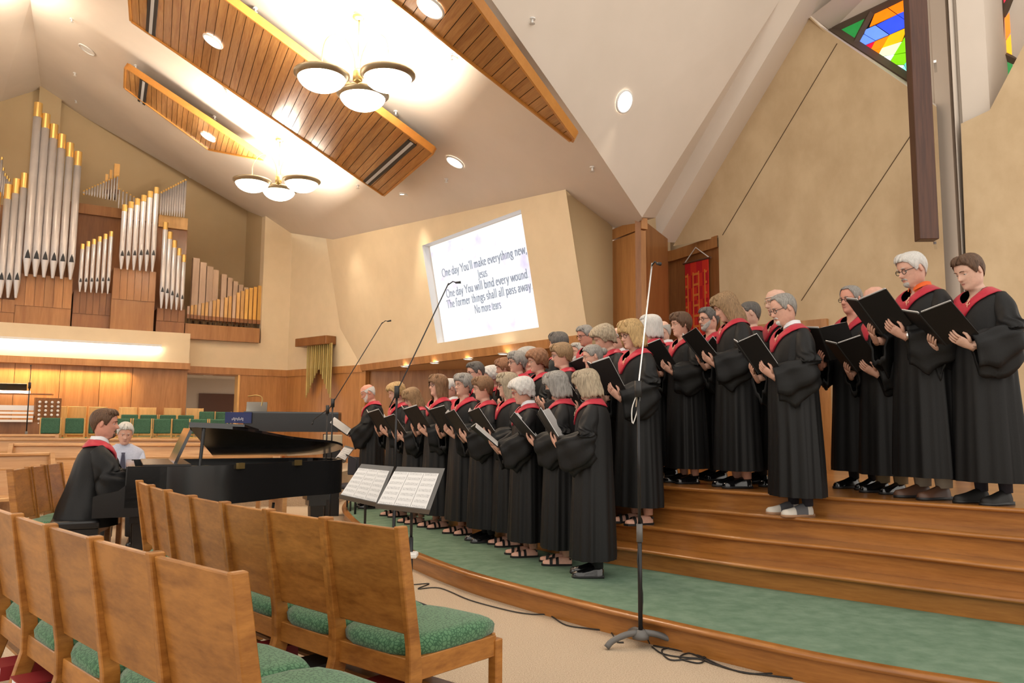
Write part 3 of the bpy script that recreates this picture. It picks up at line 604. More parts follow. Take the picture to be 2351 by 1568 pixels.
for i in range(19):
    x0 = 427+8.0*i+(.12*i*i)/2.4; wpipe(x0, x0+7.2+.12*i, 741+.7*i, [703, 701, 700, 698, 696, 694, 692, 690, 687, 685, 683, 680, 677, 672, 668, 664, 661, 659, 656][i], -.3, wp_y if i > 14 else (oak_light if i % 3 else wp_l))
for i, (x0, x1, yt) in enumerate([(238, 246, 400), (247, 255, 390), (256, 272, 377)]): wpipe(x0, x1, 455, yt, -.45, oak_light)
# ================================================================== cross
oc = empty('hanging_cross_post', (0, 0, 0), 0, 'long dark brown wooden cross post hanging in front of the stage wall', 'cross')
cb1 = onW(2128, 552, .75); dcr = cb1[1]
wpx = .30
b = MB(); ang = math.radians(-5); R = rz(ang)
cx, cy, czb = cb1[0], cb1[1], cb1[2]
hx = .155
top_z = 10.5
b.box((cx, cy, (czb+top_z)/2), (hx*1.35, hx*1.0, top_z-czb), R); b.build('post', beam_brown, oc, bevel=.006)
for y_ in (130, 447, 552):
    q = aty(2150, y_, cy); b = MB(); b.box((q[0]+.12, q[1]+.25, q[2]), (.30, .03, .03), rz(math.radians(60))); b.build('bracket', chrome, oc)
# ================================================================== projection screen and its words
sc = empty('projection_screen', (0, 0, 0), 0, 'bright projection screen with hymn words set into the leaning wall', 'screen')
sm = mat('screen_white', (.25, .25, .25), .6, emit=(.84, .90, 1.0), est=SCR, kind='noise', scale=(2.5, 2.5, 2.5), col2=(.27, .27, .27))
nt = sm.node_tree; bs = nt.nodes['Principled BSDF']; tcn = nt.nodes.new('ShaderNodeTexCoord'); nz = nt.nodes.new('ShaderNodeTexNoise'); nz.inputs['Scale'].default_value = 2.4; nz.inputs['Detail'].default_value = 3
nt.links.new(tcn.outputs['Object'], nz.inputs['Vector']); rp = nt.nodes.new('ShaderNodeValToRGB'); rp.color_ramp.elements[0].position = .27; rp.color_ramp.elements[0].color = (.62, .55, .85, 1); rp.color_ramp.elements[1].position = .45; rp.color_ramp.elements[1].color = (.84, .91, 1, 1)
nt.links.new(nz.outputs['Fac'], rp.inputs[0]); nt.links.new(rp.outputs[0], bs.inputs['Emission Color'])
mk('display', [scr(SU0+.02, SZ0+.01, RD+.02), scr(SU1, SZ0+.01, RD+.02), scr(SU1, SZ1-.02, RD+.02), scr(SU0+.02, SZ1-.02, RD+.02)], [(0, 1, 2, 3)], sm, sc)
def arc_(cx, cy, rx_, ry_, a0, a1, n=9): return [(cx+rx_*math.cos(math.radians(a0+(a1-a0)*i/n)), cy+ry_*math.sin(math.radians(a0+(a1-a0)*i/n))) for i in range(n+1)]
def sf(x, y): return [(x-.05, y), (x+.05, y)]
X = .44
def stem(x, h, top=True): return [[(x, 0), (x, h)], sf(x, .012)]+([[(x-.06, h-.03), (x, h)]] if top else [])
def arch(x, w_): return [[(x, .30)]+arc_(x+w_/2, .26, w_/2, .18, 160, 0, 7)+[(x+w_, 0)], sf(x+w_, .012)]
bowl_ = arc_(.19, .22, .14, .22, 0, 360, 14)
GL = {'O': (.66, [arc_(.33, .34, .28, .35, 0, 360, 18)]), 'n': (.44, stem(.1, X)+arch(.1, .23)), 'e': (.38, [[(.06, .26), (.32, .26)]+arc_(.19, .22, .14, .22, 10, 320, 14)]),
 'd': (.44, [bowl_, [(.33, 0), (.33, .70)], [(.27, .68), (.33, .70)], sf(.36, .012)]), 'a': (.38, [[(.07, .36)]+arc_(.18, .32, .1, .12, 140, 0, 6)+[(.28, .05), (.34, .02)], arc_(.17, .13, .11, .13, 60, 320, 9)]),
 'y': (.40, [[(.05, X), (.2, 0)], [(.36, X), (.2, 0), (.13, -.2), (.04, -.2)], sf(.06, X), sf(.36, X)]), 'Y': (.56, [[(.04, .68), (.28, .33)], [(.52, .68), (.28, .33)], [(.28, .33), (.28, 0)], sf(.28, .012), sf(.05, .68), sf(.52, .68)]),
 'o': (.40, [arc_(.2, .22, .15, .22, 0, 360, 14)]), 'u': (.44, [[(.1, X), (.1, .15)]+arc_(.21, .14, .11, .14, 180, 340, 7), [(.33, X), (.33, 0)], sf(.07, X), sf(.3, X), sf(.37, .012)]),
 "'": (.16, [[(.08, .70), (.07, .54)]]), 'l': (.22, stem(.11, .70)), 'm': (.68, stem(.1, X)+arch(.1, .22)+arch(.32, .23)), 'k': (.44, stem(.1, .70)+[[(.1, .2), (.34, X)], [(.18, .27), (.4, 0)], sf(.34, X)]),
 'v': (.40, [[(.05, X), (.2, 0)], [(.36, X), (.2, 0)], sf(.06, X), sf(.36, X)]), 'r': (.32, stem(.1, X)+[[(.1, .30), (.17, .41), (.27, .42)]]), 't': (.28, [[(.13, .58), (.13, .08), (.18, .01), (.25, .04)], [(.04, X), (.25, X)]]),
 'h': (.44, stem(.1, .70)+arch(.1, .23)), 'i': (.22, stem(.11, X)+[[(.09, .62), (.13, .62)]]), 'g': (.40, [arc_(.18, .27, .12, .16, 0, 360, 12), [(.26, .36), (.36, .42)], [(.12, .13), (.1, .06), (.28, .02)]+arc_(.19, -.09, .15, .11, 40, -220, 12)]),
 'w': (.60, [[(.04, X), (.18, 0), (.31, X)], [(.31, X), (.44, 0), (.57, X)], sf(.05, X), sf(.31, X), sf(.56, X)]), ',': (.18, [[(.09, .05), (.1, -.02), (.05, -.12)]]), '.': (.18, [[(.07, .04), (.12, .04)]]),
 'J': (.34, [[(.2, .68), (.2, .0), (.12, -.14), (.03, -.12)], sf(.2, .68)]), 's': (.32, [arc_(.16, .33, .1, .11, 40, 250, 8)+arc_(.16, .11, .11, .11, 90, -140, 8)]), 'b': (.44, [[(.1, 0), (.1, .70)], [(.04, .68), (.1, .70)], arc_(.25, .22, .14, .22, 180, -180, 14)]),
 'T': (.56, [[(.04, .68), (.52, .68)], [(.28, .68), (.28, 0)], sf(.28, .012), [(.04, .68), (.04, .58)], [(.52, .68), (.52, .58)]]), 'f': (.30, [[(.11, 0), (.11, .58)]+arc_(.2, .58, .09, .12, 180, 30, 5), [(.03, X), (.24, X)], sf(.11, .012)]),
 'p': (.44, [[(.1, X), (.1, -.22)], [(.04, .42), (.1, X)], arc_(.25, .22, .14, .22, 180, -180, 14), sf(.1, -.21)]), 'N': (.68, [[(.1, 0), (.1, .68)], [(.1, .68), (.56, 0)], [(.56, 0), (.56, .68)], sf(.1, .012), sf(.1, .68), sf(.56, .68)]), ' ': (.22, [])}
tx_m = mat('screen_text', (.16, .18, .22), .6, emit=(.22, .26, .34), est=.5)
lines = [("One day You'll make everything new,", .31), ('Jesus.', .415), ('One day You will bind every wound.', .52), ('The former things shall all pass away.', .625), ('No more tears.', .73)]
SW, SH = SU1-SU0, SZ1-SZ0
for li, (txt, v) in enumerate(lines):
    adv = sum(GL[c][0] for c in txt); size = .19; sx_ = min(1.0, SW*.86/(adv*size)); sx_ = .80 if li in (1, 4) else sx_
    ln = empty('text_line'); ln.parent = sc; KIDS.setdefault(sc.name, []).append(ln)
    x0 = SW*.52-adv*size*sx_/2; zb = SZ1-SH*v-.05
    for c in txt:
        b = MB()
        for st in GL[c][1]:
            for p, q in zip(st[:-1], st[1:]):
                dx, dy = q[0]-p[0], q[1]-p[1]; l_ = math.hypot(dx, dy)+1e-9; nx, ny = -dy/l_, dx/l_
                hw = (abs(nx)*.105+abs(ny)*.05)/2; ex, ey = dx/l_*.008, dy/l_*.008
                b.add([scr(SU0+x0+sx_*size*(u_), zb+size*w__, RD+.026) for u_, w__ in ((p[0]+nx*hw-ex, p[1]+ny*hw-ey), (p[0]-nx*hw-ex, p[1]-ny*hw-ey), (q[0]-nx*hw+ex, q[1]-ny*hw+ey), (q[0]+nx*hw+ex, q[1]+ny*hw+ey))], [(0, 1, 2, 3)])
        x0 += GL[c][0]*size*sx_
        if c != ' ': b.build('letter', tx_m, ln)
# ================================================================== gold banner
def onBC(x, y, o=.06): return onpl(x, y, [*nBC, 0], [pB[0]+nBC[0]*o, pB[1]+nBC[1]*o, 0])
gb = empty('gold_fringe_banner', (0, 0, 0), 0, 'gold fringe banner hanging from a wooden beam on the corner wall', 'banner')
a, c = onBC(702, 780, .0), onBC(773, 776, .0); zt_, zb = onBC(738, 776, 0)[2], onBC(738, 795, 0)[2]
b = MB(); b.slab([A3(a[:2]+nBC*.28, zb), A3(c[:2]+nBC*.28, zb), A3(c[:2]+nBC*.28, zt_), A3(a[:2]+nBC*.28, zt_)], (-nBC[0]*.27, -nBC[1]*.27, 0)); b.build('beam', oak_dark, gb, bevel=.01)
gm = mat('gold_cloth', (.30, .22, .06), .5, .4, .3, kind='noise', col2=(.50, .38, .13), scale=(40, 40, 1)); gm2 = mat('gold_cloth_light', (.52, .42, .16), .45, .4, .3)
NS = 26
a2, c2 = onBC(706, 790, .15), onBC(765, 788, .15)
for i in range(NS):
    t = (i+.5)/NS; xp = 706+59*t; yb_ = np.interp(xp, [704, 733, 737, 763], [918, 846, 846, 910]); p = a2[:2]+(c2[:2]-a2[:2])*t
    wd = np.linalg.norm(c2[:2]-a2[:2])/NS*.55; z1 = onBC(xp, yb_, .15)[2]; o_ = nBC*(.02*(i % 2))
    b = MB(); b.box((p[0]+o_[0], p[1]+o_[1], (z1+zb)/2), (wd*2, .012, zb-z1+.05), rz(math.atan2(dBC[1], dBC[0]))); b.build('fringe_strip', gm2 if i % 4 == 1 else gm, gb)
# ================================================================== red banner in the wooden recess
dR = (P4-P3)/np.linalg.norm(P4-P3); nR = np.array([dR[1], -dR[0]])
def onR(x, y, o=.06): return onpl(x, y, [*nR, 0], [P3[0]+nR[0]*o, P3[1]+nR[1]*o, 0])
rbn = empty('red_banner', (0, 0, 0), 0, 'red woven banner with orange ladders hung on a rod in the wooden recess', 'banner')
b = MB(); b.tube([onR(1569, 606), onR(1632, 591)], .018, 8); b.build('rod', mat('banner_rod', (.10, .04, .02), .4), rbn)
b = MB(); b.tube([onR(1572, 604), onR(1597, 568), onR(1628, 591)], .008, 5); b.build('cord', white_mat, rbn)
uL, uR = onR(1573, 606), onR(1626, 593); Wb = float(np.linalg.norm(uR[:2]-uL[:2])); zt_ = onR(1600, 599)[2]; hb = zt_-1.1
rmk = mat('red_weave', (.50, .006, .012), .8, kind='checker', col2=(.66, .03, .012), scale=(7, 7, 5.0)); org_m = mat('orange_weave', (.72, .20, .03), .8)
be = empty('cloth_panel', A3(uL[:2], zt_), math.atan2(dR[1], dR[0])); be.parent = rbn
b = MB(); b.box((Wb/2, 0, -hb/2), (Wb, .012, hb)); b.build('cloth', rmk, be)
for x0, wd in ((.035, .06), (.36, .24), (.86, .06)):
    b = MB()
    for s_ in ((x0, x0+wd) if wd > .1 else (x0+(.09 if x0 < .1 else 0),)): b.box((Wb*s_, -.009, -hb*.53), (.022, .004, hb*.94))
    for k in range(int(hb/.16)): b.box((Wb*(x0+wd/2), -.0085, -.2-k*.16), (Wb*wd if wd > .1 else Wb*.09, .004, .035))
    b.build('ladder_stripe', org_m, be)

# ================================================================== people
HZ = [.1149, .1, .087, .072, .055, .042, .033, .025, .018, .011, .004, -.003, -.010, -.017, -.024, -.030, -.036, -.042, -.049, -.055, -.060, -.065, -.071, -.079, -.089, -.099, -.108, -.115, -.122, -.131, -.145, -.17, -.2, -.22, -.25, -.30, -.42, -.60, -.75]
ZT = np.array([.115, .112, .105, .095, .075, .05, .025, .0, -.025, -.05, -.075, -.095, -.110, -.118, -.126, -.14, -.17, -.20, -.22, -.25, -.30, -.42, -.60, -.76])[::-1]
WT = np.array([.0, .022, .040, .053, .066, .074, .0765, .0755, .0725, .0675, .0605, .051, .041, .043, .049, .052, .053, .056, .070, .110, .145, .145, .16, .165])[::-1]
FT = np.array([.0, .028, .048, .062, .077, .086, .089, .084, .084, .086, .084, .088, .080, .066, .050, .045, .044, .050, .055, .07, .095, .10, .11, .11])[::-1]
BT = np.array([.0, .032, .055, .073, .090, .100, .103, .100, .093, .082, .071, .063, .059, .058, .058, .060, .062, .064, .075, .09, .10, .09, .11, .12])[::-1]
def hsec(phi, z):
    w_, f, b = np.interp(z, ZT, WT), np.interp(z, ZT, FT), np.interp(z, ZT, BT)
    return w_*np.sin(phi), np.where(np.cos(phi) > 0, f, b)*np.cos(phi)
def smooth(a, b, x): t = np.clip((x-a)/(b-a), 0, 1); return t*t*(3-2*t)
def headturn(v, yaw, pitch):
    "blend the head's turn into the neck; v in head space"
    k = smooth(-.23, -.12, v[..., 2])
    out = v.copy(); piv = np.array([0, -.02, -.13])
    a, b_ = yaw*k, pitch*k
    q = v-piv; y, z = q[..., 1]*np.cos(b_)-q[..., 2]*np.sin(b_), q[..., 1]*np.sin(b_)+q[..., 2]*np.cos(b_)
    x = q[..., 0]*np.cos(a)-y*np.sin(a); y2 = q[..., 0]*np.sin(a)+y*np.cos(a)
    out[..., 0], out[..., 1], out[..., 2] = x, y2, z
    return out+piv
NU = 44
_u = (np.arange(NU)+.5)*2*PI/NU-PI; PHI = _u-.5*np.sin(_u)
def head_grid(jaw=1, nose=1, fem=0):
    z = np.array(HZ)[:, None]+0*PHI[None]; ph = PHI[None]+0*z
    x, y = hsec(ph, z)
    fr = (np.cos(ph) > 0)
    jw = 1+(jaw-1)*np.exp(-((z+.085)/.03)**2); x = x*jw
    sg = .0115+.004*smooth(0, -.03, z)
    nA = np.interp(z, [-.046, -.040, -.034, -.028, -.012, .0, .012, .022], [0, .013, .027, .029, .019, .011, .005, 0])*nose
    y = y+fr*nA*np.exp(-(x/sg)**2)
    for s in (-1, 1):
        y = y-fr*.011*np.exp(-((x-s*.031)/.014)**2-((z-.004)/.0085)**2)
        y = y+fr*.0035*np.exp(-((x-s*.036)/.018)**2-((z+.026)/.014)**2)
        y = y+fr*(.004 if fem < .5 else .0015)*np.exp(-((x-s*.028)/.018)**2-((z-.022)/.006)**2)
    y = y+fr*.004*np.exp(-(x/.021)**2-((z+.058)/.0055)**2)+fr*.004*np.exp(-(x/.019)**2-((z+.070)/.0055)**2)-fr*.003*np.exp(-(x/.022)**2-((z+.064)/.0025)**2)
    y = y+fr*.005*np.exp(-(x/.018)**2-((z+.099)/.010)**2)
    return np.stack([x, y, z], -1), z, ph
def add_hand(b, wrist, yd, nd, side, curl=.5, spread=.1):
    "palm and five fingers; yd along the fingers, nd out of the back of the hand, side +1 puts the thumb on +x"
    yd = np.array(yd, float); yd /= np.linalg.norm(yd); nd = np.array(nd, float); nd -= yd*(nd@yd); nd /= np.linalg.norm(nd); xd = np.cross(yd, nd)
    def P(x, y, n): return np.array(wrist)+xd*x*side+yd*y+nd*n
    a = np.arange(10)*2*PI/10
    rings = []
    for y_, w_, t_ in ((-.03, .026, .021), (.0, .027, .019), (.03, .037, .018), (.065, .042, .015), (.088, .040, .012)):
        rings.append([P(w_*math.cos(k)+.002, y_, t_*math.sin(k)) for k in a])
    b.grid(rings, cv=True, capa=True, capb=True)
    for i, (x0, L_, r_) in enumerate(((-.030, .060, .0078), (-.010, .074, .0086), (.011, .080, .0089), (.031, .072, .0086))):
        pts = []; ang = -.05; x_, y_, n_ = x0, .080, 0
        for k, f in enumerate((0, .42, .32, .26)):
            y_ += L_*f*math.cos(ang); n_ -= L_*f*math.sin(ang); x_ += L_*f*spread*(x0/.03)*.35; pts.append(P(x_, y_, n_)); ang += curl*(.5 if k == 0 else .9)
        b.tube(pts, [r_*1.08, r_, r_*.92, r_*.7], 7)
    b.tube([P(.026, .018, -.004), P(.050, .040, -.012), P(.060, .066, -.020), P(.058, .088, -.026)], [.014, .012, .0105, .008], 7)
def ik(s, w_, l1, l2, pole):
    s, w_ = np.array(s, float), np.array(w_, float); d = w_-s; L_ = np.linalg.norm(d); L2 = min(L_, (l1+l2)*.985); u = d/L_
    a = (l1*l1-l2*l2+L2*L2)/(2*L2); h = math.sqrt(max(0, l1*l1-a*a)); p = np.array(pole, float); p -= u*(p@u); p /= np.linalg.norm(p)
    return s+u*a+p*h
RZ = np.array([.20, .26, .42, .62, .85, 1.02, 1.16, 1.28, 1.345, 1.385, 1.412, 1.435, 1.455, 1.475])
RX = np.array([.262, .262, .250, .237, .222, .212, .210, .214, .212, .200, .175, .135, .095, .070])
RY = np.array([.195, .195, .188, .180, .172, .165, .158, .150, .138, .120, .104, .088, .075, .066])
def rsec(phi, z, wd, bl):
    a, b_ = np.interp(z, RZ, RX)*wd, np.interp(z, RZ, RY)
    fb = b_*(1+bl*np.exp(-((z-1.0)/.28)**2)*(np.cos(phi) > 0))
    return a*np.sin(phi), fb*np.cos(phi)
VI = ([0, 12, 28, 50, 80, 140, 180], [1.345, 1.375, 1.418, 1.448, 1.462, 1.468, 1.468])      # inner edge of the collar by angle
VO = ([0, 7, 16, 30, 50, 75, 100, 130, 155, 180], [1.225, 1.262, 1.310, 1.358, 1.392, 1.414, 1.418, 1.412, 1.402, 1.395])
SKIN = {}
def skin(k):
    c = {'pale': (.60, .37, .28), 'rosy': (.59, .33, .245), 'tan': (.53, .31, .2), 'ruddy': (.56, .265, .19)}[k]
    return mat('skin_'+k, c, .5, .4, kind='noise', col2=tuple(min(1, q*1.12) for q in c), scale=(35, 35, 35))
def hairmat(k):
    c = {'white': (.52, .50, .47), 'grey': (.27, .255, .235), 'dgrey': (.10, .092, .085), 'blond': (.46, .30, .13), 'dblond': (.27, .165, .08), 'brown': (.10, .05, .025), 'lbrown': (.20, .105, .05), 'red': (.25, .115, .055), 'dark': (.035, .022, .014), 'lgrey': (.44, .42, .39), 'greyblond': (.36, .29, .20)}[k]
    lo_ = .82 if k in ('white', 'lgrey') else .55; c = (.64, .62, .59) if k == 'white' else c
    return mat('hair_'+k, tuple(q*lo_ for q in c), .45, .35, kind='noise', col2=tuple(min(1, q*(1.55 if lo_ < .6 else 1.2)+.01) for q in c), scale=(150, 150, 14), lo=.3, hi=.7, bump=.9, detail=5)
eye_w = mat('eye_white', (.62, .60, .57), .3); eye_d = mat('eye_dark', (.03, .02, .015), .2); lip_m = mat('lip', (.44, .17, .14), .45)
HL = {'short': ([0, 30, 52, 66, 76, 86, 98, 112, 135, 180], [.072, .070, .052, .01, -.018, -.008, .022, .0, -.055, -.09], .014), 'buzz': ([0, 30, 52, 66, 80, 90, 112, 135, 180], [.078, .075, .058, .02, .01, .03, .0, -.05, -.08], .005),
      'crop': ([0, 40, 55, 66, 78, 95, 120, 180], [.052, .046, .02, -.02, -.035, -.02, -.07, -.105], .024), 'curly': ([0, 40, 55, 66, 78, 95, 120, 180], [.058, .05, .02, -.03, -.045, -.04, -.08, -.11], .036),
      'bob': ([0, 34, 48, 56, 64, 90, 180], [.036, .03, .0, -.085, -.112, -.128, -.135], .024), 'long': ([0, 34, 48, 56, 66, 90, 180], [.058, .042, .0, -.11, -.26, -.30, -.31], .024), 'shoulder': ([0, 34, 48, 56, 66, 90, 180], [.040, .032, .0, -.10, -.17, -.185, -.19], .025),
      'bun': ([0, 40, 55, 66, 78, 95, 120, 180], [.074, .062, .035, .005, .0, .02, -.06, -.085], .012), 'bald': ([0, 62, 70, 80, 88, 98, 112, 135, 180], [.045, .045, .02, -.012, .0, .025, .0, -.055, -.085], .009), 'receding': ([0, 18, 40, 58, 68, 78, 88, 98, 112, 135, 180], [.088, .094, .090, .05, .01, -.015, .0, .024, .0, -.055, -.085], .011)}
def hair_mesh(style, rng):
    A, Zs, th = HL[style]; n = 120; ph = (np.arange(n)+.5)*2*PI/n-PI; deg = np.abs(np.degrees(ph)); ze = np.interp(deg, A, Zs)
    zt = np.full(n, .115+th*.8)
    if style == 'bald': zt = np.interp(deg, [0, 60, 72, 110, 150, 180], [.046, .046, .046, .055, .052, .05])
    rows = 20; t = np.linspace(0, 1, rows)[:, None]
    z = ze+(zt-ze)*(np.cos(t*PI/2) if style != 'bald' else 1-t)
    sc = .115/(.115+th*.8) if style != 'bald' else 1
    zz = np.maximum(z*sc, -.5); P = ph[None]+0*z
    x, y = hsec(P, zz)
    if style in ('bob', 'long', 'shoulder', 'curly', 'crop'):
        hold = {'bob': 1.0, 'long': .98, 'shoulder': .96, 'curly': .92, 'crop': .80}[style]
        xh, yh = hsec(P, np.full_like(z, .01)); k = smooth(.02, -.04, z); tp = 1-.12*smooth(-.12, -.3, z); x = np.where(np.abs(P) > .6, x+(np.where(np.abs(xh*hold) > np.abs(x), xh*hold, x)-x)*k, x)*tp; y = np.where((np.abs(P) > .9), y+(np.where(np.abs(yh*hold) > np.abs(y), yh*hold, y)-y)*k, y)
    edge = 1-.55*smooth(.8, 1.0, t)*np.ones_like(z)
    if style in ('bob', 'long', 'shoulder'): edge = 1-.25*smooth(.9, 1, t)*np.ones_like(z)
    s_ = 1+th/.083*edge
    ps = rng.random(6)*6.28
    if style == 'curly': nzs = .055*(np.sin(9*P+ps[0]+40*z)*np.sin(55*z+ps[1]+3*P)+.6*np.sin(15*P+ps[2]-90*z))
    else: nzs = .011*np.sin(17*P+ps[0]+14*z)+.012*np.sin(37*P+ps[1]-18*z)*(.4+.6*np.sin(3*P+ps[4])**2)+.014*np.sin(5*P+ps[2]+25*z)+.010*np.sin(53*P+ps[5]+30*z)
    if style in ('bald', 'buzz'): nzs = nzs*.3
    s_ = s_+nzs*np.minimum(1, t*4)
    x, y = x*s_, y*s_
    if style in ('bob', 'long', 'shoulder', 'crop', 'curly'): z = z+(.006*np.sin(13*P+ps[3])+.006*np.sin(41*P+ps[1]))*smooth(.75, 1, t)*(np.abs(P) > .7)
    v = np.stack([x, y, z], -1)
    inn = v[-1:].copy(); inn[..., :2] *= .86; inn[..., 2] += .012
    return np.concatenate([v, inn], 0)
def patch(lo, hi, off, pm, n=22, rows=8):
    "shell over the lower face: lo/hi give z by angle"
    ph = np.linspace(-pm, pm, n); t = np.linspace(0, 1, rows)[:, None]; d = np.abs(np.degrees(ph))
    zh, zl = np.interp(d, *hi), np.interp(d, *lo); z = zh+(zl-zh)*t; P = ph[None]+0*z; x, y = hsec(P, z)
    nA = np.interp(z, [-.046, -.040, -.034, -.028, -.012, .0, .012], [0, .010, .021, .022, .0145, .009, .004])
    y = y+nA*np.exp(-(x/.02)**2)*1.0; r = np.sqrt(x*x+y*y)+1e-6; k = off*(1-.9*np.abs(2*t-1)**6)*(1-.9*(np.abs(ph)/pm)[None]**8)
    return np.stack([x+x/r*k, y+y/r*k, z-.5*k*(t > .8)], -1)
def shoe(b, kind, s, mats):
    "left-right symmetric shoe along +y, heel at y=-.07"
    ys = [-.085, -.07, -.03, .02, .07, .12, .155, .172]; ww = [.018, .032, .034, .034, .042, .045, .034, .012]; hh = [.05, .075, .085, .075, .055, .042, .036, .022]
    if kind == 'sandal': hh = [.035, .05, .06, .06, .045, .034, .028, .02]
    a = np.linspace(0, PI, 9); rings = []
    for y_, w_, h_ in zip(ys, ww, hh): rings.append([(w_*math.cos(k), y_, .018+h_*math.sin(k)) for k in a]+[(-w_, y_, .018), (w_, y_, .018)][:0])
    return rings
def sleeves(q, wrists, T, rng, reach=.93, big=1.0):
    ps = rng.random(8)*6.28
    for sd in (-1, 1):
        sh, el, wr = wrists[sd]; fd = wr-el; fl = np.linalg.norm(fd); fd = fd/fl; ce = el+fd*(fl*reach)
        path = catmull([sh+np.array([-sd*.03, 0, .0]), sh+(el-sh)*.35, sh+(el-sh)*.72, el+np.array([0, -.01, 0]), el+(ce-el)*.5, ce], 6); m_ = len(path); tt = np.linspace(0, 1, m_)
        rad = np.interp(tt, [0, .15, .4, .62, .8, 1], [.068, .086, .095, .098, .092, .085])*big; hang = np.interp(tt, [0, .35, .6, .8, 1], [0, .02, .10, .165, .10])*big
        tg = np.gradient(path, axis=0); tg /= np.linalg.norm(tg, axis=1)[:, None]; rows = []; an = np.arange(36)*2*PI/36
        for i in range(m_):
            tz = tg[i]; side_ = np.cross(tz, [0, 0, 1.]); 
            if np.linalg.norm(side_) < .25: side_ = np.array([0, -float(sd), 0]) if i == 0 else side_prev
            side_ = side_/np.linalg.norm(side_); side_prev = side_
            up_ = np.cross(side_, tz)
            f_ = 1+.10*np.sin(5*an+ps[0]+tt[i]*4*sd)*tt[i]+.085*np.sin(8*an+ps[1]-tt[i]*6)*smooth(.1, .5, tt[i])+.07*np.sin(3*an+ps[2]+tt[i]*22)*smooth(.1, .4, tt[i])
            ca, sa = np.cos(an), np.sin(an); dn_ = np.clip(-sa, 0, 1)
            rows.append(path[i]+rad[i]*(.80-.28*dn_*(hang[i]/.165))[:, None]*f_[:, None]*ca[:, None]*side_+rad[i]*f_[:, None]*sa[:, None]*up_*.9+np.array([0, 0, -1.])*(hang[i]*dn_*f_)[:, None])
        inn = rows[-1]+(path[-2]-path[-1])*.6; cen = inn.mean(0); inn = cen+(inn-cen)*.75
        q.grid(T(rows+[inn]), cv=True, capa=True)
PEOPLE = []
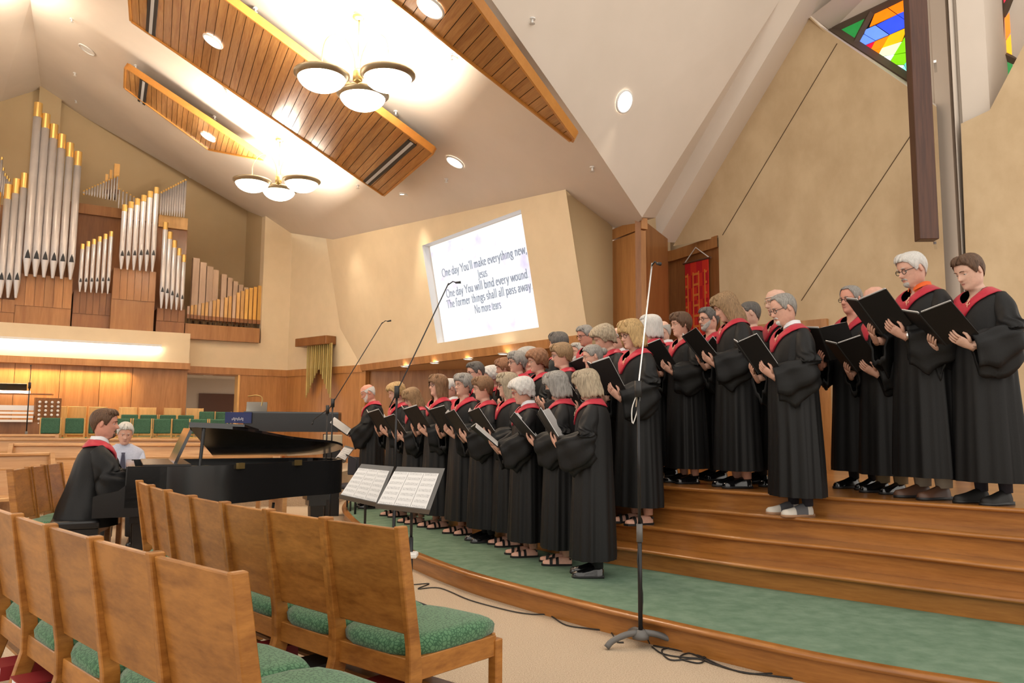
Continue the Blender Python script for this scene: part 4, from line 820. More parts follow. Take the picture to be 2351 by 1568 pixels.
def person(name_label, origin, yaw, H, hair='short', hc='grey', sk='rosy', glasses=None, beard=None, mask=False, hy=0, hp=-.3, fold=(.36, 1.20, 55, 0), wd=1.0, belly=0, shoes='black', legs='black', shirt='black', hem=.15, robe=True, emblem=True, seed=0, fem=0, watch=False, folder_label=None, vest=None, sit=False, lean=0, arms=None, fopen=18, pages=True, collar2=None, hands='folder'):
    rng = np.random.default_rng(seed+11); s = H/1.72
    root = empty('person', origin, yaw, name_label, 'person', 'robed choir singers' if robe and not sit else None); root.scale = (1, 1, 1)
    HC = np.array([0, .025, 1.605])
    def T(v):
        v = np.array(v, float)
        if lean: v[..., 1] += lean*smooth(.95, 1.5, v[..., 2])
        return v*s
    b = MB()
    g, z, ph = head_grid(jaw=.93 if fem else 1.03, nose=.85 if fem else 1.05, fem=fem)
    g = headturn(g, hy, hp)+HC
    n0 = len(b.v)
    b.grid(T(g), cv=True); nrow = len(HZ)
    # materials by face: shirt below the neck, lips on the mouth
    mm = []
    zc = np.array(HZ)
    for i in range(nrow-1):
        for j in range(NU):
            q = 0
            if zc[i] < -.205: q = 3
            elif abs(PHI[j]) < .22 and -.066 < zc[i] <= -.056: q = 2
            mm.append(q)
    b.m[-len(mm):] = mm
    b.cur = 0; b.add([T(g[0].mean(0)+np.array([0, 0, .001]))]+[T(q) for q in g[0]], [(0, 1+j, 1+(j+1) % NU) for j in range(NU)])
    def hd(p): return T(headturn(np.array([p], float), hy, hp)[0]+HC)
    Rh = rz(hy)@rx(hp)
    for sd in (-1, 1):
        # ears, eyes, lids, brows
        b.cur = 0; b.sphere(hd((sd*.0765, -.014, -.004)), np.array([.009, .017, .031])*s, 8, 6, Rh@rx(-.15)@rz(sd*-.35))
        b.sphere(hd((sd*.080, -.012, .004)), np.array([.007, .012, .018])*s, 6, 5, Rh)
        b.cur = 1; b.sphere(hd((sd*.031, .0665, .003)), .0118*s, 10, 7, Rh)
        b.cur = 4; b.sphere(hd((sd*.031+.0, .0735, .001)), np.array([.0056, .0056, .0056])*s, 8, 6, Rh)
        b.cur = 0; b.sphere(hd((sd*.031, .0662, .0058)), np.array([.0135, .0128, .0108])*s, 10, 6, Rh)
        b.cur = 5; pts = [hd((sd*x_, y_, z_)) for x_, y_, z_ in ((.014, .092, .021), (.028, .0915, .026), (.045, .081, .023))]; b.tube(pts, np.array([.0028, .0032, .0018])*s, 5)
    # arms, hands
    b.cur = 0
    fy, fz, fth, fyaw = fold; th = math.radians(fth)
    F0 = np.array([0, fy, fz]); Xd = np.array([1., 0, 0]); vd = np.array([0, math.cos(th), math.sin(th)]); nd = np.array([0, -math.sin(th), math.cos(th)])
    Rf = rz(math.radians(fyaw)); F0 = Rf@F0; Xd, vd, nd = Rf@Xd, Rf@vd, Rf@nd
    bt = math.radians(fopen)
    wrists = {}
    for sd in (-1, 1):
        sh = np.array([sd*.178*wd, -.005, 1.385])
        if hands == 'folder':
            cx = Xd*sd*math.cos(bt)+nd*math.sin(bt); cn_ = -(nd*math.cos(bt)-Xd*sd*math.sin(bt))
            fd = vd*.85-cx*.45; fd /= np.linalg.norm(fd)
            wr = F0+cx*.15-vd*.20+cn_*.026; yd_ = fd; nn_ = cn_
            add_hand_args = (wr, yd_, nn_, sd)
        else:
            wr = np.array(hands[0 if sd < 0 else 1]); yd_ = np.array(hands[2]); nn_ = np.array([0, 0, 1.]); add_hand_args = (wr, yd_, nn_, -sd)
        el = ik(sh, wr, .285, .255, (sd*.55, -.25, -1.0))
        wrists[sd] = (sh, el, wr)
        st = len(b.v); add_hand(b, *add_hand_args[:3], add_hand_args[3]*(1 if hands != 'folder' else -1), .35 if hands == 'folder' else .5); b.xform(np.eye(3)*s, (0, 0, 0), st)
        b.tube([T(sh+np.array([-sd*.025, 0, -.055])), T((sh+el)/2), T(el), T(el+(wr-el)*.5), T(wr-yd_*.0)], np.array([.040, .044, .042, .037, .027])*s, 8)
    # legs and feet
    lm = {'skin': 0, 'black': 6, 'khaki': 6, 'grey': 6, 'socks': 6}[legs]
    legcol = {'skin': skin(sk), 'black': mat('trouser_black', (.012, .012, .014), .8), 'khaki': mat('trouser_khaki', (.30, .23, .13), .85), 'grey': mat('trouser_grey', (.33, .29, .23), .85), 'socks': mat('sock_dark', (.02, .02, .03), .85)}[legs]
    b.cur = lm
    feet = [(-.085, .0, 6), (.085, .03, -6)]
    for (fx, fyy, fa) in feet:
        if not sit:
            wide = 1.35 if legs in ('khaki', 'grey') else 1
            b.tube([T((fx*.95, 0, .86)), T((fx, .01, .48)), T((fx, fyy-.03, .30)), T((fx, fyy-.045, .08))], np.array([.085, .058*wide, .052*wide, .036*wide*1.1])*s, 9)
            if shoes == 'sandal': b.cur = 0; b.xform; st = len(b.v); b.grid(shoe(b, 'sandal', s, None), capa=True, capb=True); b.xform(rz(math.radians(fa))*s, (fx*s, fyy*s, 0), st); b.cur = lm
    mats = [skin(sk), eye_w, lip_m, mat('shirt_'+str(shirt), {'black': (.012, .012, .013), 'white': (.72, .72, .74), 'orange': (.75, .12, .02), 'skin': (.5, .27, .18), 'blue': (.42, .45, .55)}[shirt] if shirt != 'skin' else (.5, .27, .18), .8), eye_d, hairmat(hc), legcol]
    if shirt == 'skin': mats[3] = skin(sk)
    bo = b.build('body', None, root, True, mats)
    # shoes
    if not sit:
        for (fx, fyy, fa) in feet:
            q = MB(); rg = np.array(shoe(q, shoes, s, None))
            if shoes == 'sandal':
                sole = [(x_, y_) for x_, y_ in ((-.03, -.085), (.03, -.085), (.036, .0), (.047, .11), (.035, .17), (0, .185), (-.035, .17), (-.047, .11), (-.036, 0))]
                q.prism(sole, .0, .018)
                for y_ in (.10, .045): q.grid([[(x_*1.06, y__+.0, .018+(z_-.018)*1.08) for x_, y__, z_ in [(w_*math.cos(k), y_+dy, .018+h_*math.sin(k)) for k in np.linspace(0, PI, 9)]] for dy, w_, h_ in ((-.012, .041, .052), (.014, .043, .047))])
                q.grid([[(.036*math.sin(a_)*1.0, -.075+.0-.016*math.cos(a_)*-1, zz_) for a_ in np.linspace(-1.6, 1.6, 7)] for zz_ in (.05, .068)])
                sm_ = folder_m
            else:
                q.cur = 0; q.grid(rg, capa=True, capb=True)
                if shoes == 'saddle':
                    q.cur = 1; q.grid(rg[2:5]*np.array([1.04, 1, 1.03]))
                q.cur = 2; q.prism([(-.030, -.088), (.030, -.088), (.036, .0), (.047, .11), (.036, .16), (0, .178), (-.036, .16), (-.047, .11), (-.036, 0)], .0, .020); q.prism([(-.03, -.088), (.03, -.088), (.032, -.03), (-.032, -.03)], 0, .024)
            q.xform(rz(math.radians(fa))*s, (fx*s, fyy*s, 0))
            if shoes == 'sandal': q.build('sandal', folder_m, root)
            else:
                up = {'black': black_gloss, 'saddle': mat('shoe_white', (.62, .58, .52), .5), 'brown': mat('shoe_brown', (.09, .04, .022), .45), 'blackmatt': folder_m}[shoes]
                q.build('shoe', None, root, True, [up, mat('shoe_grey', (.10, .10, .11), .6), mat('sole_tan', (.36, .20, .11), .6) if shoes == 'saddle' else black_mat])
    # hair and other head things
    if hair != 'none':
        hv = headturn(hair_mesh(hair, rng), hy, hp)
        if hair in ('long', 'shoulder'): pass
        q = MB(); q.grid(T(hv+HC), cv=True)
        if hair != 'bald': q.add([T(hv[0].mean(0)+HC+np.array([0, 0, .004]))]+[T(p+HC) for p in hv[0]], [(0, 1+j, 1+(j+1) % 120) for j in range(120)])
        if hair == 'bun': q.sphere(hd((0, -.125, .03)), np.array([.045, .04, .04])*s, 12, 8)
        if hair in ('bob', 'crop', 'shoulder', 'long', 'short'):   # parted fringe locks give the crown some relief
            for k in range(7):
                p0 = rng.uniform(-1.2, 1.2); 
                pts = []
                for tt in np.linspace(0, 1, 5):
                    zz_ = .112-.05*tt**1.4; xx, yy = hsec(np.array(p0), np.array(zz_)); f_ = 1.0+HL[hair][2]/.083+.02; pts.append(hd((float(xx)*f_, float(yy)*f_, zz_+HL[hair][2]*.7)))
                q.tube(pts, np.array([.004, .010, .011, .008, .003])*s, 6, sx=1.6)
        q.build('hair', hairmat(hc), root, True)
    if beard:
        q = MB(); gt = beard.endswith('_goatee'); beard = beard.replace('_goatee', '')
        if gt: v = patch(([0, 20, 32], [-.121, -.12, -.10]), ([0, 20, 32], [-.078, -.076, -.085]), .006, math.radians(32), 12, 6)
        else: v = patch(([0, 30, 60, 75], [-.123, -.12, -.085, -.05]), ([0, 8, 20, 40, 60, 75], [-.074, -.072, -.06, -.045, -.03, -.01]), .006, math.radians(76))
        q.grid(T(headturn(v, hy, hp)+HC))
        v = patch(([0, 14, 24], [-.056, -.058, -.07]), ([0, 14, 24], [-.045, -.047, -.058]), .008, math.radians(24), 10, 5); q.grid(T(headturn(v, hy, hp)+HC))
        q.build('beard', hairmat(beard), root, True)
    if mask:
        q = MB(); v = patch(([0, 30, 66], [-.118, -.112, -.06]), ([0, 25, 66], [-.012, -.02, -.03]), .012, math.radians(68)); q.grid(T(headturn(v, hy, hp)+HC))
        for sd in (-1, 1): q.tube([hd((sd*.069, .03, -.03)), hd((sd*.078, .0, .0)), hd((sd*.08, -.02, .01))], .0015*s, 4)
        q.build('face_mask', folder_m, root, True)
    if glasses:
        q = MB(); gmt = {'black': black_mat, 'brown': mat('frame_brown', (.06, .025, .012), .35), 'wire': mat('frame_wire', (.35, .27, .18), .3, .5, .8), 'red': mat('frame_red', (.25, .02, .03), .35), 'clear': mat('frame_grey', (.22, .2, .2), .3)}[glasses]
        r_ = .0013 if glasses == 'wire' else .0023
        for sd in (-1, 1):
            ring = [hd((sd*.0335+.0215*math.cos(a), .091-.004*abs(math.cos(a)), -.001+.0165*math.sin(a))) for a in np.linspace(0, 2*PI, 15)]
            q.tube(ring, r_*s, 5, False); q.tube([hd((sd*.055, .087, .005)), hd((sd*.074, .045, .006)), hd((sd*.079, -.01, .008))], r_*s, 5)
        q.tube([hd((-.012, .096, .003)), hd((0, .099, .006)), hd((.012, .096, .003))], r_*s, 5); q.build('glasses', gmt, root, True)
    if not robe: return root, wrists, s, hd, T, b
    # robe body with hanging folds, then the wide sleeves
    if not sit:
        n = 88; ph_ = (np.arange(n)+.5)*2*PI/n-PI; zr = RZ.copy(); zr[0] = hem; zr[1] = hem+.05; rows = []
        ins = np.interp(np.abs(np.degrees(ph_)), *VI)+.006
        ps = rng.random(5)*6.28
        for zz_ in zr:
            zz2 = np.minimum(zz_, ins); x, y = rsec(ph_, zz2, wd, belly); A_ = .085*smooth(1.30, .45, zz2)+.016*smooth(1.42, 1.2, zz2)
            fo = 1-2*np.abs(np.sin(5.5*ph_+ps[0]+.7*np.sin(ph_*2+ps[1])))**.7+.5*np.sin(17*ph_+ps[2]+zz_)+.4*np.sin(6*ph_+ps[3]+1.5*zz_); sc_ = 1+A_*fo*.5
            rows.append(np.stack([x*sc_, y*sc_, zz2], -1))
        q = MB(); q.grid(T(rows), cv=True)
        sleeves(q, wrists, T, rng)
        q.build('robe', robe_m, root, True)
    # red collar
    n = 48; ph_ = (np.arange(n)+.5)*2*PI/n-PI; dg = np.abs(np.degrees(ph_)); zi, zo = np.interp(dg, *VI), np.interp(dg, *VO); rows = []
    for t_ in (0, 0, .25, .5, .75, 1, 1):
        pass
    for t_, off in ((0, -.004), (0, .008), (.25, .013), (.5, .013), (.75, .012), (1, .011), (1, .0)):
        zz_ = zi+(zo-zi)*t_; x, y = rsec(ph_, zz_, wd, belly); r_ = np.sqrt(x*x+y*y); k = (r_+off)/r_; rows.append(np.stack([x*k, y*k, zz_+.004], -1))
    q = MB(); q.grid(T(rows), cv=True); col_o = q.build('collar', red_cloth, root, True)
    if shirt in ('white', 'orange'):
        ra = np.linspace(.28, 2*PI-.28, 30); rows = [[((.062+o)*math.sin(a), (.057+o)*math.cos(a)+.004-(.0 if z > 1.47 else 0), z-.035*max(0, math.cos(a))**2) for a in ra] for o, z in ((.004, 1.455), (.004, 1.497), (.010, 1.498), (.020, 1.465))]
        q = MB(); q.grid(T(rows)); q.build('shirt_collar', MATS['shirt_'+shirt], root, True)
    if emblem:
        pe = math.radians(-13); cl = []
        for a, r_ in ((0, .002), (1.5, .006), (3, .009), (4.7, .009), (6, .006)): cl.append((r_*math.cos(a), r_*math.sin(a)-.006))
        cl = [(0, -.032), (.003, -.026), (.001, .02), (-.004, .026), (-.003, .012), (.006, .0), (.008, -.012), (.0, -.018), (-.008, -.012), (-.005, -.003)]
        pts = []
        for u_, w_ in catmull(cl, 3):
            zz_ = 1.352+w_*.95; aa = pe+u_/.15; x, y = rsec(np.array(aa), np.array(zz_), wd, belly); r_ = math.hypot(x, y); pts.append(T((x*(r_+.019)/r_, y*(r_+.019)/r_, zz_+.004)))
        q = MB(); q.tube(pts, .0016*s, 4); q.build('treble_emblem', mat('emblem_gold', (.75, .55, .35), .4), col_o)
    if watch:
        sh, el, wr = wrists[-1]; d_ = (wr-el)/np.linalg.norm(wr-el); q = MB(); q.tube([T(wr-d_*.035), T(wr-d_*.015)], .031*s, 12); q.build('wrist_watch', chrome, root, True)
    # folder
    if hands == 'folder' and folder_label:
        fo = empty('choir_folder', origin, yaw, folder_label, 'folder', 'choir folders held open')
        W_, Hh = .235, .29
        for sd in (-1, 1):
            cx = Xd*sd*math.cos(bt)+nd*math.sin(bt); cn_ = nd*math.cos(bt)-Xd*sd*math.sin(bt)
            q = MB(); c0_ = F0+cx*(W_/2+.006); Rm = np.stack([cx, vd, np.cross(cx, vd)], 1)
            q.box((0, 0, 0), (W_, Hh, .006)); q.xform(Rm, c0_); q.xform(np.eye(3)*s); q.build('cover', folder_m, fo)
            if pages:
                q = MB()
                for k in range(2): q.box((rng.uniform(-.004, .004), rng.uniform(0, .014), 0), (W_*.92, Hh*.95, .004))
                q.xform(Rm, c0_+cn_*.008+vd*.004); q.xform(np.eye(3)*s); q.build('sheet_music', paper, fo)
        q = MB(); q.tube([T(F0-vd*Hh/2-nd*.001), T(F0+vd*Hh/2-nd*.001)], .009*s, 8); q.build('spine', folder_m, fo)
    return root, wrists, s, hd, T, b

# ------------------------------------------------------------------ the choir
def face(a): return math.radians(90-a)      # forward +y turned to -x; positive a turns towards the camera side
def sing(label, hx, hy_, d, lvl, a, flabel, **k):
    z = .15*lvl; dx = k.pop('dx', .055); top = aty(hx, hy_, d); H = top[2]-z+.004-(.025 if k.get('hair') in ('curly', 'crop', 'bob', 'long', 'shoulder') else .012 if k.get('hair') not in ('bald', 'none', 'buzz') else 0)
    p = (top[0]+dx*math.cos(math.radians(a)), top[1]+dx*math.sin(math.radians(a)), z)
    r = person(label, p, math.radians(90+a), H, seed=len(PEOPLE), folder_label=flabel, **k); PEOPLE.append(r[0]); return r
F = dict(fem=1)
L_ = 'black choir folder held open by the '
sing('bald white-bearded man in robe at the far left end of the choir', 849, 880, 11.2, 1, 12, L_+'bald bearded man at the far left', hair='bald', hc='white', beard='white', glasses='wire', hp=-.45, sk='ruddy', legs='black', emblem=True, fopen=-25, fold=(.40, 1.15, 35, 0))
sing('woman with curly blond hair in robe behind the middle microphone stand', 911, 875, 10.2, 1, 30, L_+'curly blond woman beside the bald man', hair='curly', hc='blond', hp=-.35, legs='skin', shoes='sandal', shirt='skin', **F)
sing('woman with long light brown hair and glasses looking down at her folder', 950, 884, 9.5, 1, 25, L_+'long-haired woman looking down', hair='shoulder', hc='dblond', glasses='brown', hp=-.5, legs='skin', shoes='sandal', shirt='skin', **F)
sing('tall woman with straight brown shoulder-length hair and glasses', 1001, 857, 9.1, 1, 30, L_+'woman with straight brown shoulder-length hair', hair='shoulder', hc='lbrown', glasses='black', hp=-.05, legs='skin', shoes='sandal', shirt='skin', hy=.05, **F)
sing('white-haired man with dark glasses half hidden behind the short grey-haired woman', 1030, 868, 9.9, 1, 20, None, hair='short', hc='white', glasses='black', hp=-.15, shirt='white')
sing('woman with short grey hair and glasses near the brown-haired tall woman', 1060, 854, 8.6, 1, 32, L_+'short grey-haired woman in glasses', hair='crop', hc='grey', glasses='wire', hp=-.1, hy=.1, legs='skin', shoes='sandal', shirt='skin', **F)
sing('dark-grey-haired tall man standing behind the short brown-haired woman', 1092, 828, 9.4, 2, 25, None, hair='short', hc='dgrey', glasses='black', hp=-.25)
sing('woman with short brown hair and glasses in the front row', 1106, 860, 8.05, 1, 12, L_+'short brown-haired woman in the front row', hair='crop', hc='lbrown', glasses='wire', hp=-.2, legs='black', shirt='skin', **F)
sing('person with white curly hair half hidden behind the long-haired blond older woman', 1128, 838, 10.1, 2, 15, None, hair='curly', hc='white', hp=-.2, **F)
sing('older woman with long blond hair and dark glasses in the front row', 1161, 852, 7.8, 1, 14, L_+'long-haired blond older woman', hair='shoulder', hc='greyblond', glasses='black', hp=-.12, legs='skin', shoes='sandal', **F)
sing('woman with wavy white hair and red glasses in the front row', 1199, 862, 7.2, 1, 8, L_+'white-haired woman with red glasses', hair='curly', hc='white', glasses='red', hp=-.35, legs='skin', shoes='sandal', shirt='white', fold=(.40, 1.17, 40, 0), fopen=-12, **F)
sing('woman with a grey bob and black face mask in the front row', 1276, 847, 6.8, 1, -4, L_+'masked woman with a grey bob', hair='bob', hc='grey', mask=True, glasses='wire', hp=-.28, legs='skin', shoes='sandal', shirt='skin', fold=(.38, 1.18, 48, 0), **F)
sing('woman with a blond bob and black mask at the right end of front row', 1345, 842, 6.27, 1, -8, L_+'masked woman with a blond bob', hair='bob', hc='greyblond', mask=True, glasses='wire', hp=-.28, hy=-.15, legs='black', shirt='skin', fold=(.40, 1.22, 58, -4), **F)
# rows behind
sing('person with reddish brown hair behind the long-haired blond older woman', 1157, 818, 9.5, 3, 0, None, hair='crop', hc='red', hp=-.25, **F)
sing('woman with short grey hair and dark glasses high behind the front row', 1184, 803, 8.8, 3, 22, None, hair='crop', hc='grey', glasses='black', hp=-.15, **F)
sing('grey curly-haired man beside the reddish curly-haired singer', 1210, 795, 9.4, 3, 5, None, hair='curly', hc='lgrey', hp=-.2)
sing('singer with reddish curly hair and thin glasses', 1232, 798, 8.4, 3, 18, L_+'singer with reddish curly hair', hair='curly', hc='red', glasses='wire', hp=-.25, fold=(.36, 1.24, 70, 0), **F)
sing('woman with layered golden brown hair behind the masked women', 1287, 783, 7.8, 3, 5, None, hair='crop', hc='dblond', glasses='clear', hp=-.2, shirt='black', **F)
sing('dark-grey-haired person at the back below the projection screen', 1278, 760, 9.0, 4, -30, None, hair='crop', hc='dgrey', hp=-.1)
sing('short white-bearded man with glasses low in the back row', 1323, 786, 10.2, 4, 35, None, hair='short', hc='lgrey', beard='white', glasses='wire', hp=-.05)
sing('grey-haired man with dark glasses behind the curly grey-haired woman', 1345, 744, 9.6, 5, 25, None, hair='short', hc='grey', glasses='black', hp=-.3, sk='ruddy')
sing('woman with tied-back grey-brown hair and thin glasses above the blond bob', 1358, 789, 7.45, 3, 10, L_+'woman with tied-back grey-brown hair', hair='bun', hc='grey', glasses='wire', hp=-.2, shirt='skin', **F)
sing('woman with curly grey-blond hair behind the tied-back-haired woman', 1391, 740, 7.9, 4, 15, L_+'curly grey-blond woman', hair='curly', hc='greyblond', hp=-.5, shirt='skin', **F)
sing('bald man with white shirt collar between the curly and the blond women', 1417, 752, 8.7, 4, 15, None, hair='bald', hc='lgrey', glasses='black', hp=-.15, shirt='white')
sing('tall blond woman with glasses standing behind the right microphone stand', 1449, 728, 7.05, 3, 18, L_+'tall blond woman by the microphone stand', hair='bob', hc='blond', glasses='brown', hp=-.3, hy=.15, legs='skin', shoes='sandal', shirt='skin', fold=(.36, 1.2, 60, 0), **F)
sing('woman with a smooth white bob behind the tall blond woman', 1489, 720, 8.3, 5, -10, None, hair='bob', hc='white', hp=-.1, **F)
sing('bald man with dark glasses and white shirt collar next to the white bob', 1519, 736, 8.9, 5, 0, None, hair='bald', hc='lgrey', glasses='black', hp=-.25, shirt='white', sk='pale')
sing('woman with short brown hair and glasses above the wooden steps', 1559, 713, 7.8, 5, 15, L_+'short brown-haired woman above the steps', hair='crop', hc='brown', glasses='wire', hp=-.15, legs='skin', shoes='black', shirt='skin', fold=(.36, 1.25, 55, 0), **F)
sing('grey-bearded man with glasses standing before the red banner', 1624, 704, 8.3, 5, 15, None, hair='short', hc='dgrey', beard='lgrey', glasses='black', hp=-.12)
sing('woman with very long golden hair and bowed head', 1672, 663, 7.27, 5, 2, L_+'woman with very long golden hair', hair='long', hc='dblond', hp=-.5, legs='skin', shoes='black', shirt='skin', fold=(.38, 1.20, 52, 0), **F)
sing('man with closely cropped dark hair behind the long golden-haired woman', 1717, 693, 7.9, 5, -15, L_+'man with closely cropped dark hair', hair='buzz', hc='dgrey', hp=-.1, sk='pale')
sing('bald man with thin white hair behind the saddle-shoe man', 1780, 664, 7.3, 5, 10, None, hair='bald', hc='white', glasses='wire', hp=-.15, sk='pale')
sing('grey-haired man with goatee in white and grey saddle shoes on the steps', 1800, 670, 6.4, 4, 6, L_+'man in saddle shoes', hair='receding', hc='grey', beard='white_goatee', glasses='black', hp=-.32, shoes='saddle', legs='socks', shirt='white', belly=.12, wd=1.06)
sing('grey-haired man with black glasses behind the white-haired old man', 1950, 654, 7.2, 5, 25, L_+'grey-haired man with black glasses', hair='receding', hc='grey', glasses='black', hp=-.12, sk='ruddy', fold=(.36, 1.2, 65, 0))
sing('white-haired old man with glasses whose face is half hidden by a folder', 2010, 656, 6.75, 5, 15, L_+'white-haired old man', hair='bald', hc='white', glasses='wire', hp=-.3, legs='khaki', fold=(.36, 1.10, 50, 0))
sing('tall white-haired man with black glasses, orange shirt collar and wrist watch', 2095, 575, 6.25, 5, 10, L_+'tall white-haired man with the watch', hair='short', hc='white', beard='lgrey_goatee', glasses='black', hp=-.32, legs='grey', shoes='brown', shirt='orange', watch=True, wd=1.08, fold=(.40, 1.24, 52, 0))
sing('young man with short dark brown hair at the right end of the choir', 2229, 577, 5.85, 5, 14, L_+'young dark-haired man', hair='short', hc='brown', hp=-.42, sk='pale', legs='socks', shoes='blackmatt', fold=(.40, 1.17, 45, 0))

# ================================================================== wooden chairs with green cushions
def make_chair(label):
    t = empty('wooden_chair', (0, 0, 0), 0, label, 'chair', 'oak chairs with green cushions in the front rows')
    prof = [(-.118, .915), (-.070, .915), (.010, .46), (.022, .34), (-.085, 0), (-.140, 0), (-.045, .35), (-.048, .46)]
    for sd in (-1, 1):
        b = MB(); n = len(prof); vs = [(sd*.232-.0145, y, z) for y, z in prof]+[(sd*.232+.0145, y, z) for y, z in prof]
        b.add(vs, [tuple(range(n)), tuple(range(n, 2*n))[::-1]]+[(i, n+i, n+(i+1) % n, (i+1) % n) for i in range(n)][::1]); b.build('back_post', oak, t, bevel=.004)
        b = MB(); b.box((sd*.215, .225, .375), (.024, .47, .085)); b.build('side_rail', oak, t, bevel=.003)
        b = MB(); b.box((sd*.213, .47, .20), (.045, .045, .40)); b.build('front_leg', oak, t, bevel=.004)
    b = MB(); b.add([(-.218, -.028, .505), (.218, -.028, .505), (.218, -.105, .905), (-.218, -.105, .905), (-.218, -.004, .505), (.218, -.004, .505), (.218, -.081, .905), (-.218, -.081, .905)],
          [(0, 1, 2, 3), (7, 6, 5, 4), (0, 4, 5, 1), (1, 5, 6, 2), (2, 6, 7, 3), (3, 7, 4, 0)]); b.build('back_panel', oak, t, bevel=.004)
    b = MB(); b.box((0, -.012, .375), (.43, .03, .085)); b.build('back_rail', oak, t, bevel=.003)
    b = MB(); b.box((0, .475, .375), (.40, .022, .085)); b.build('front_rail', oak, t, bevel=.003)
    for y in (.10, .22, .34): b = MB(); b.box((0, y, .205), (.43, .07, .014)); b.build('rack_slat', oak, t)
    # cushion
    n = 20; rows = []
    for z, k in ((.415, .97), (.425, 1.0), (.455, 1.015), (.475, .985), (.486, .93), (.490, .80), (.492, .4)):
        r = []
        for i in range(n):
            a = 2*PI*(i+.5)/n; c, s_ = math.cos(a), math.sin(a); p = 5; q = (abs(c)**p+abs(s_)**p)**(-1/p); r.append((c*q*.226*k, .24+s_*q*.27*k, z-.012*(abs(s_*q*k)**4)*(z > .47)))
        rows.append(r)
    b = MB(); b.grid(rows, cv=True, capa=True, capb=True); b.build('cushion', green_fab, t, True)
    return t
def hymnal(chair_loc, rot, red, lab, xo=0, yo=.12):
    R = rz(rot); p = R@np.array([xo, yo, .213])+np.array(chair_loc)
    o = empty('hymnal', tuple(p), rot, lab, 'book', 'hymnals in the chair racks')
    m_ = red_book if red else black_book
    b = MB(); b.box((0, 0, .004), (.16, .22, .005)); b.box((0, 0, .056), (.16, .22, .005)); b.box((.079, 0, .03), (.004, .22, .056)); b.build('cover', m_, o)
    b = MB(); b.box((-.003, 0, .03), (.148, .205, .046)); b.build('pages', paper, o)
    return o
chair0 = make_chair('x'); used = [False]
def place(x, y, rot, label):
    if not used[0]: c = chair0; used[0] = True
    else: c = copy_tree(chair0)
    c.location = (x, y, 0); c.rotation_euler = (0, 0, rot); c['label'] = label; return c
def row(pts, n, names, t0=0, t1=1, z=.91):
    P = np.array([atz(x, y, z)[:2] for x, y in pts]); u = np.linspace(0, 1, len(P)); fx, fy = np.polyfit(u, P[:, 0], 2), np.polyfit(u, P[:, 1], 2)
    tt = np.linspace(t0, t1, 400); C_ = np.c_[np.polyval(fx, tt), np.polyval(fy, tt)]; L2 = np.r_[0, np.cumsum(np.linalg.norm(np.diff(C_, axis=0), axis=1))]
    out = []
    for i in range(n):
        s_ = L2[-1]*(i+.5)/n; x, y = np.interp(s_, L2, C_[:, 0]), np.interp(s_, L2, C_[:, 1]); j = int(np.searchsorted(L2, s_)); d = C_[min(j+3, 399)]-C_[max(j-3, 0)]; d /= np.linalg.norm(d)
        f = np.array([-d[1], d[0]]); f = f if f@np.array([.6, .8]) > 0 else -f
        rot = math.atan2(f[1], f[0])-PI/2; ox, oy = x+f[0]*.095, y+f[1]*.095; place(ox, oy, rot, names[i]); out.append(((ox, oy, 0), rot))
    return out, L2[-1]/n
nth = ['first', 'second', 'third', 'fourth', 'fifth', 'sixth', 'seventh']
ra, wA = row([(315, 1105), (350, 1113), (393, 1125), (442, 1137), (520, 1155), (612, 1172), (735, 1190), (925, 1208)], 7, ['oak chair at the far left end of the middle row, below the piano']+['oak chair, %s from the left in the row below the piano' % q for q in nth[1:6]]+['oak chair at the right end of the middle row, its whole green cushion showing'])
rb_, wB = row([(-75, 1143), (0, 1165), (60, 1185), (118, 1207), (215, 1235), (370, 1275), (560, 1318)], 6, ['oak chair at the left edge of the nearest row']+['oak chair, %s from the left in the nearest row' % q for q in nth[1:5]]+['oak chair at the right end of the nearest row, closest to the camera'])
hymnal(*ra[6], True, 'red hymnal in the rack under the right end chair of the middle row', -.02, .02); hymnal(*ra[5], False, 'black book with ribbons in the rack under the middle row', -.03, .02); hymnal(*ra[4], True, 'red hymnal in the rack under the fifth chair of the middle row', .05, .02)
hymnal(*rb_[4], False, 'black hymnal under the second nearest chair, closest to the camera', .0, .03); hymnal(*rb_[2], True, 'red hymnal under the third chair of the nearest row', -.1, .02); hymnal(*rb_[2], False, 'black hymnal beside a red one under the nearest row', .09, .03); hymnal(*rb_[1], True, 'red hymnal under the second chair of the nearest row', .05, .02)
rc, wC = row([(25, 1078), (52, 1074), (78, 1070), (104, 1067), (135, 1062)], 3, ['nearest oak chair of the short row left of the pianist', 'middle oak chair of the short row left of the pianist', 'farthest oak chair of the short row left of the pianist', 'x oak chair of the short row left of the pianist', 'farthest oak chair of the short row left of the pianist'])
# ================================================================== grand piano
PO = np.array([-3.11, 6.4]); pu = np.array([.9, .435])/math.hypot(.9, .435); pv = np.array([-pu[1], pu[0]])
prot = math.atan2(pu[1], pu[0])
gp = empty('grand_piano', (PO[0], PO[1], 0), prot, 'glossy black grand piano with its lid propped half open', 'piano')
near = [(.05, 0), (.55, 0)]; tail = catmull([(.55, 0), (.85, .07), (1.12, .25), (1.38, .47), (1.64, .62), (1.88, .74), (2.02, .95), (2.0, 1.2), (1.85, 1.38), (1.6, 1.45)], 4)
outl = near+[tuple(p) for p in tail[1:]]+[(.05, 1.45)]
b = MB(); n = len(outl); b.grid([[(x, y, z) for x, y in outl] for z in (.62, .945)], cv=True); b.build('case', black_case, gp, True); b = MB(); b.add([(x, y, .621) for x, y in outl], [tuple(range(n))[::-1]]); b.build('case_bottom', black_case, gp)
cen = np.array([1.0, .7]); inn = [tuple(cen+(np.array(p)-cen)*.95) for p in outl]
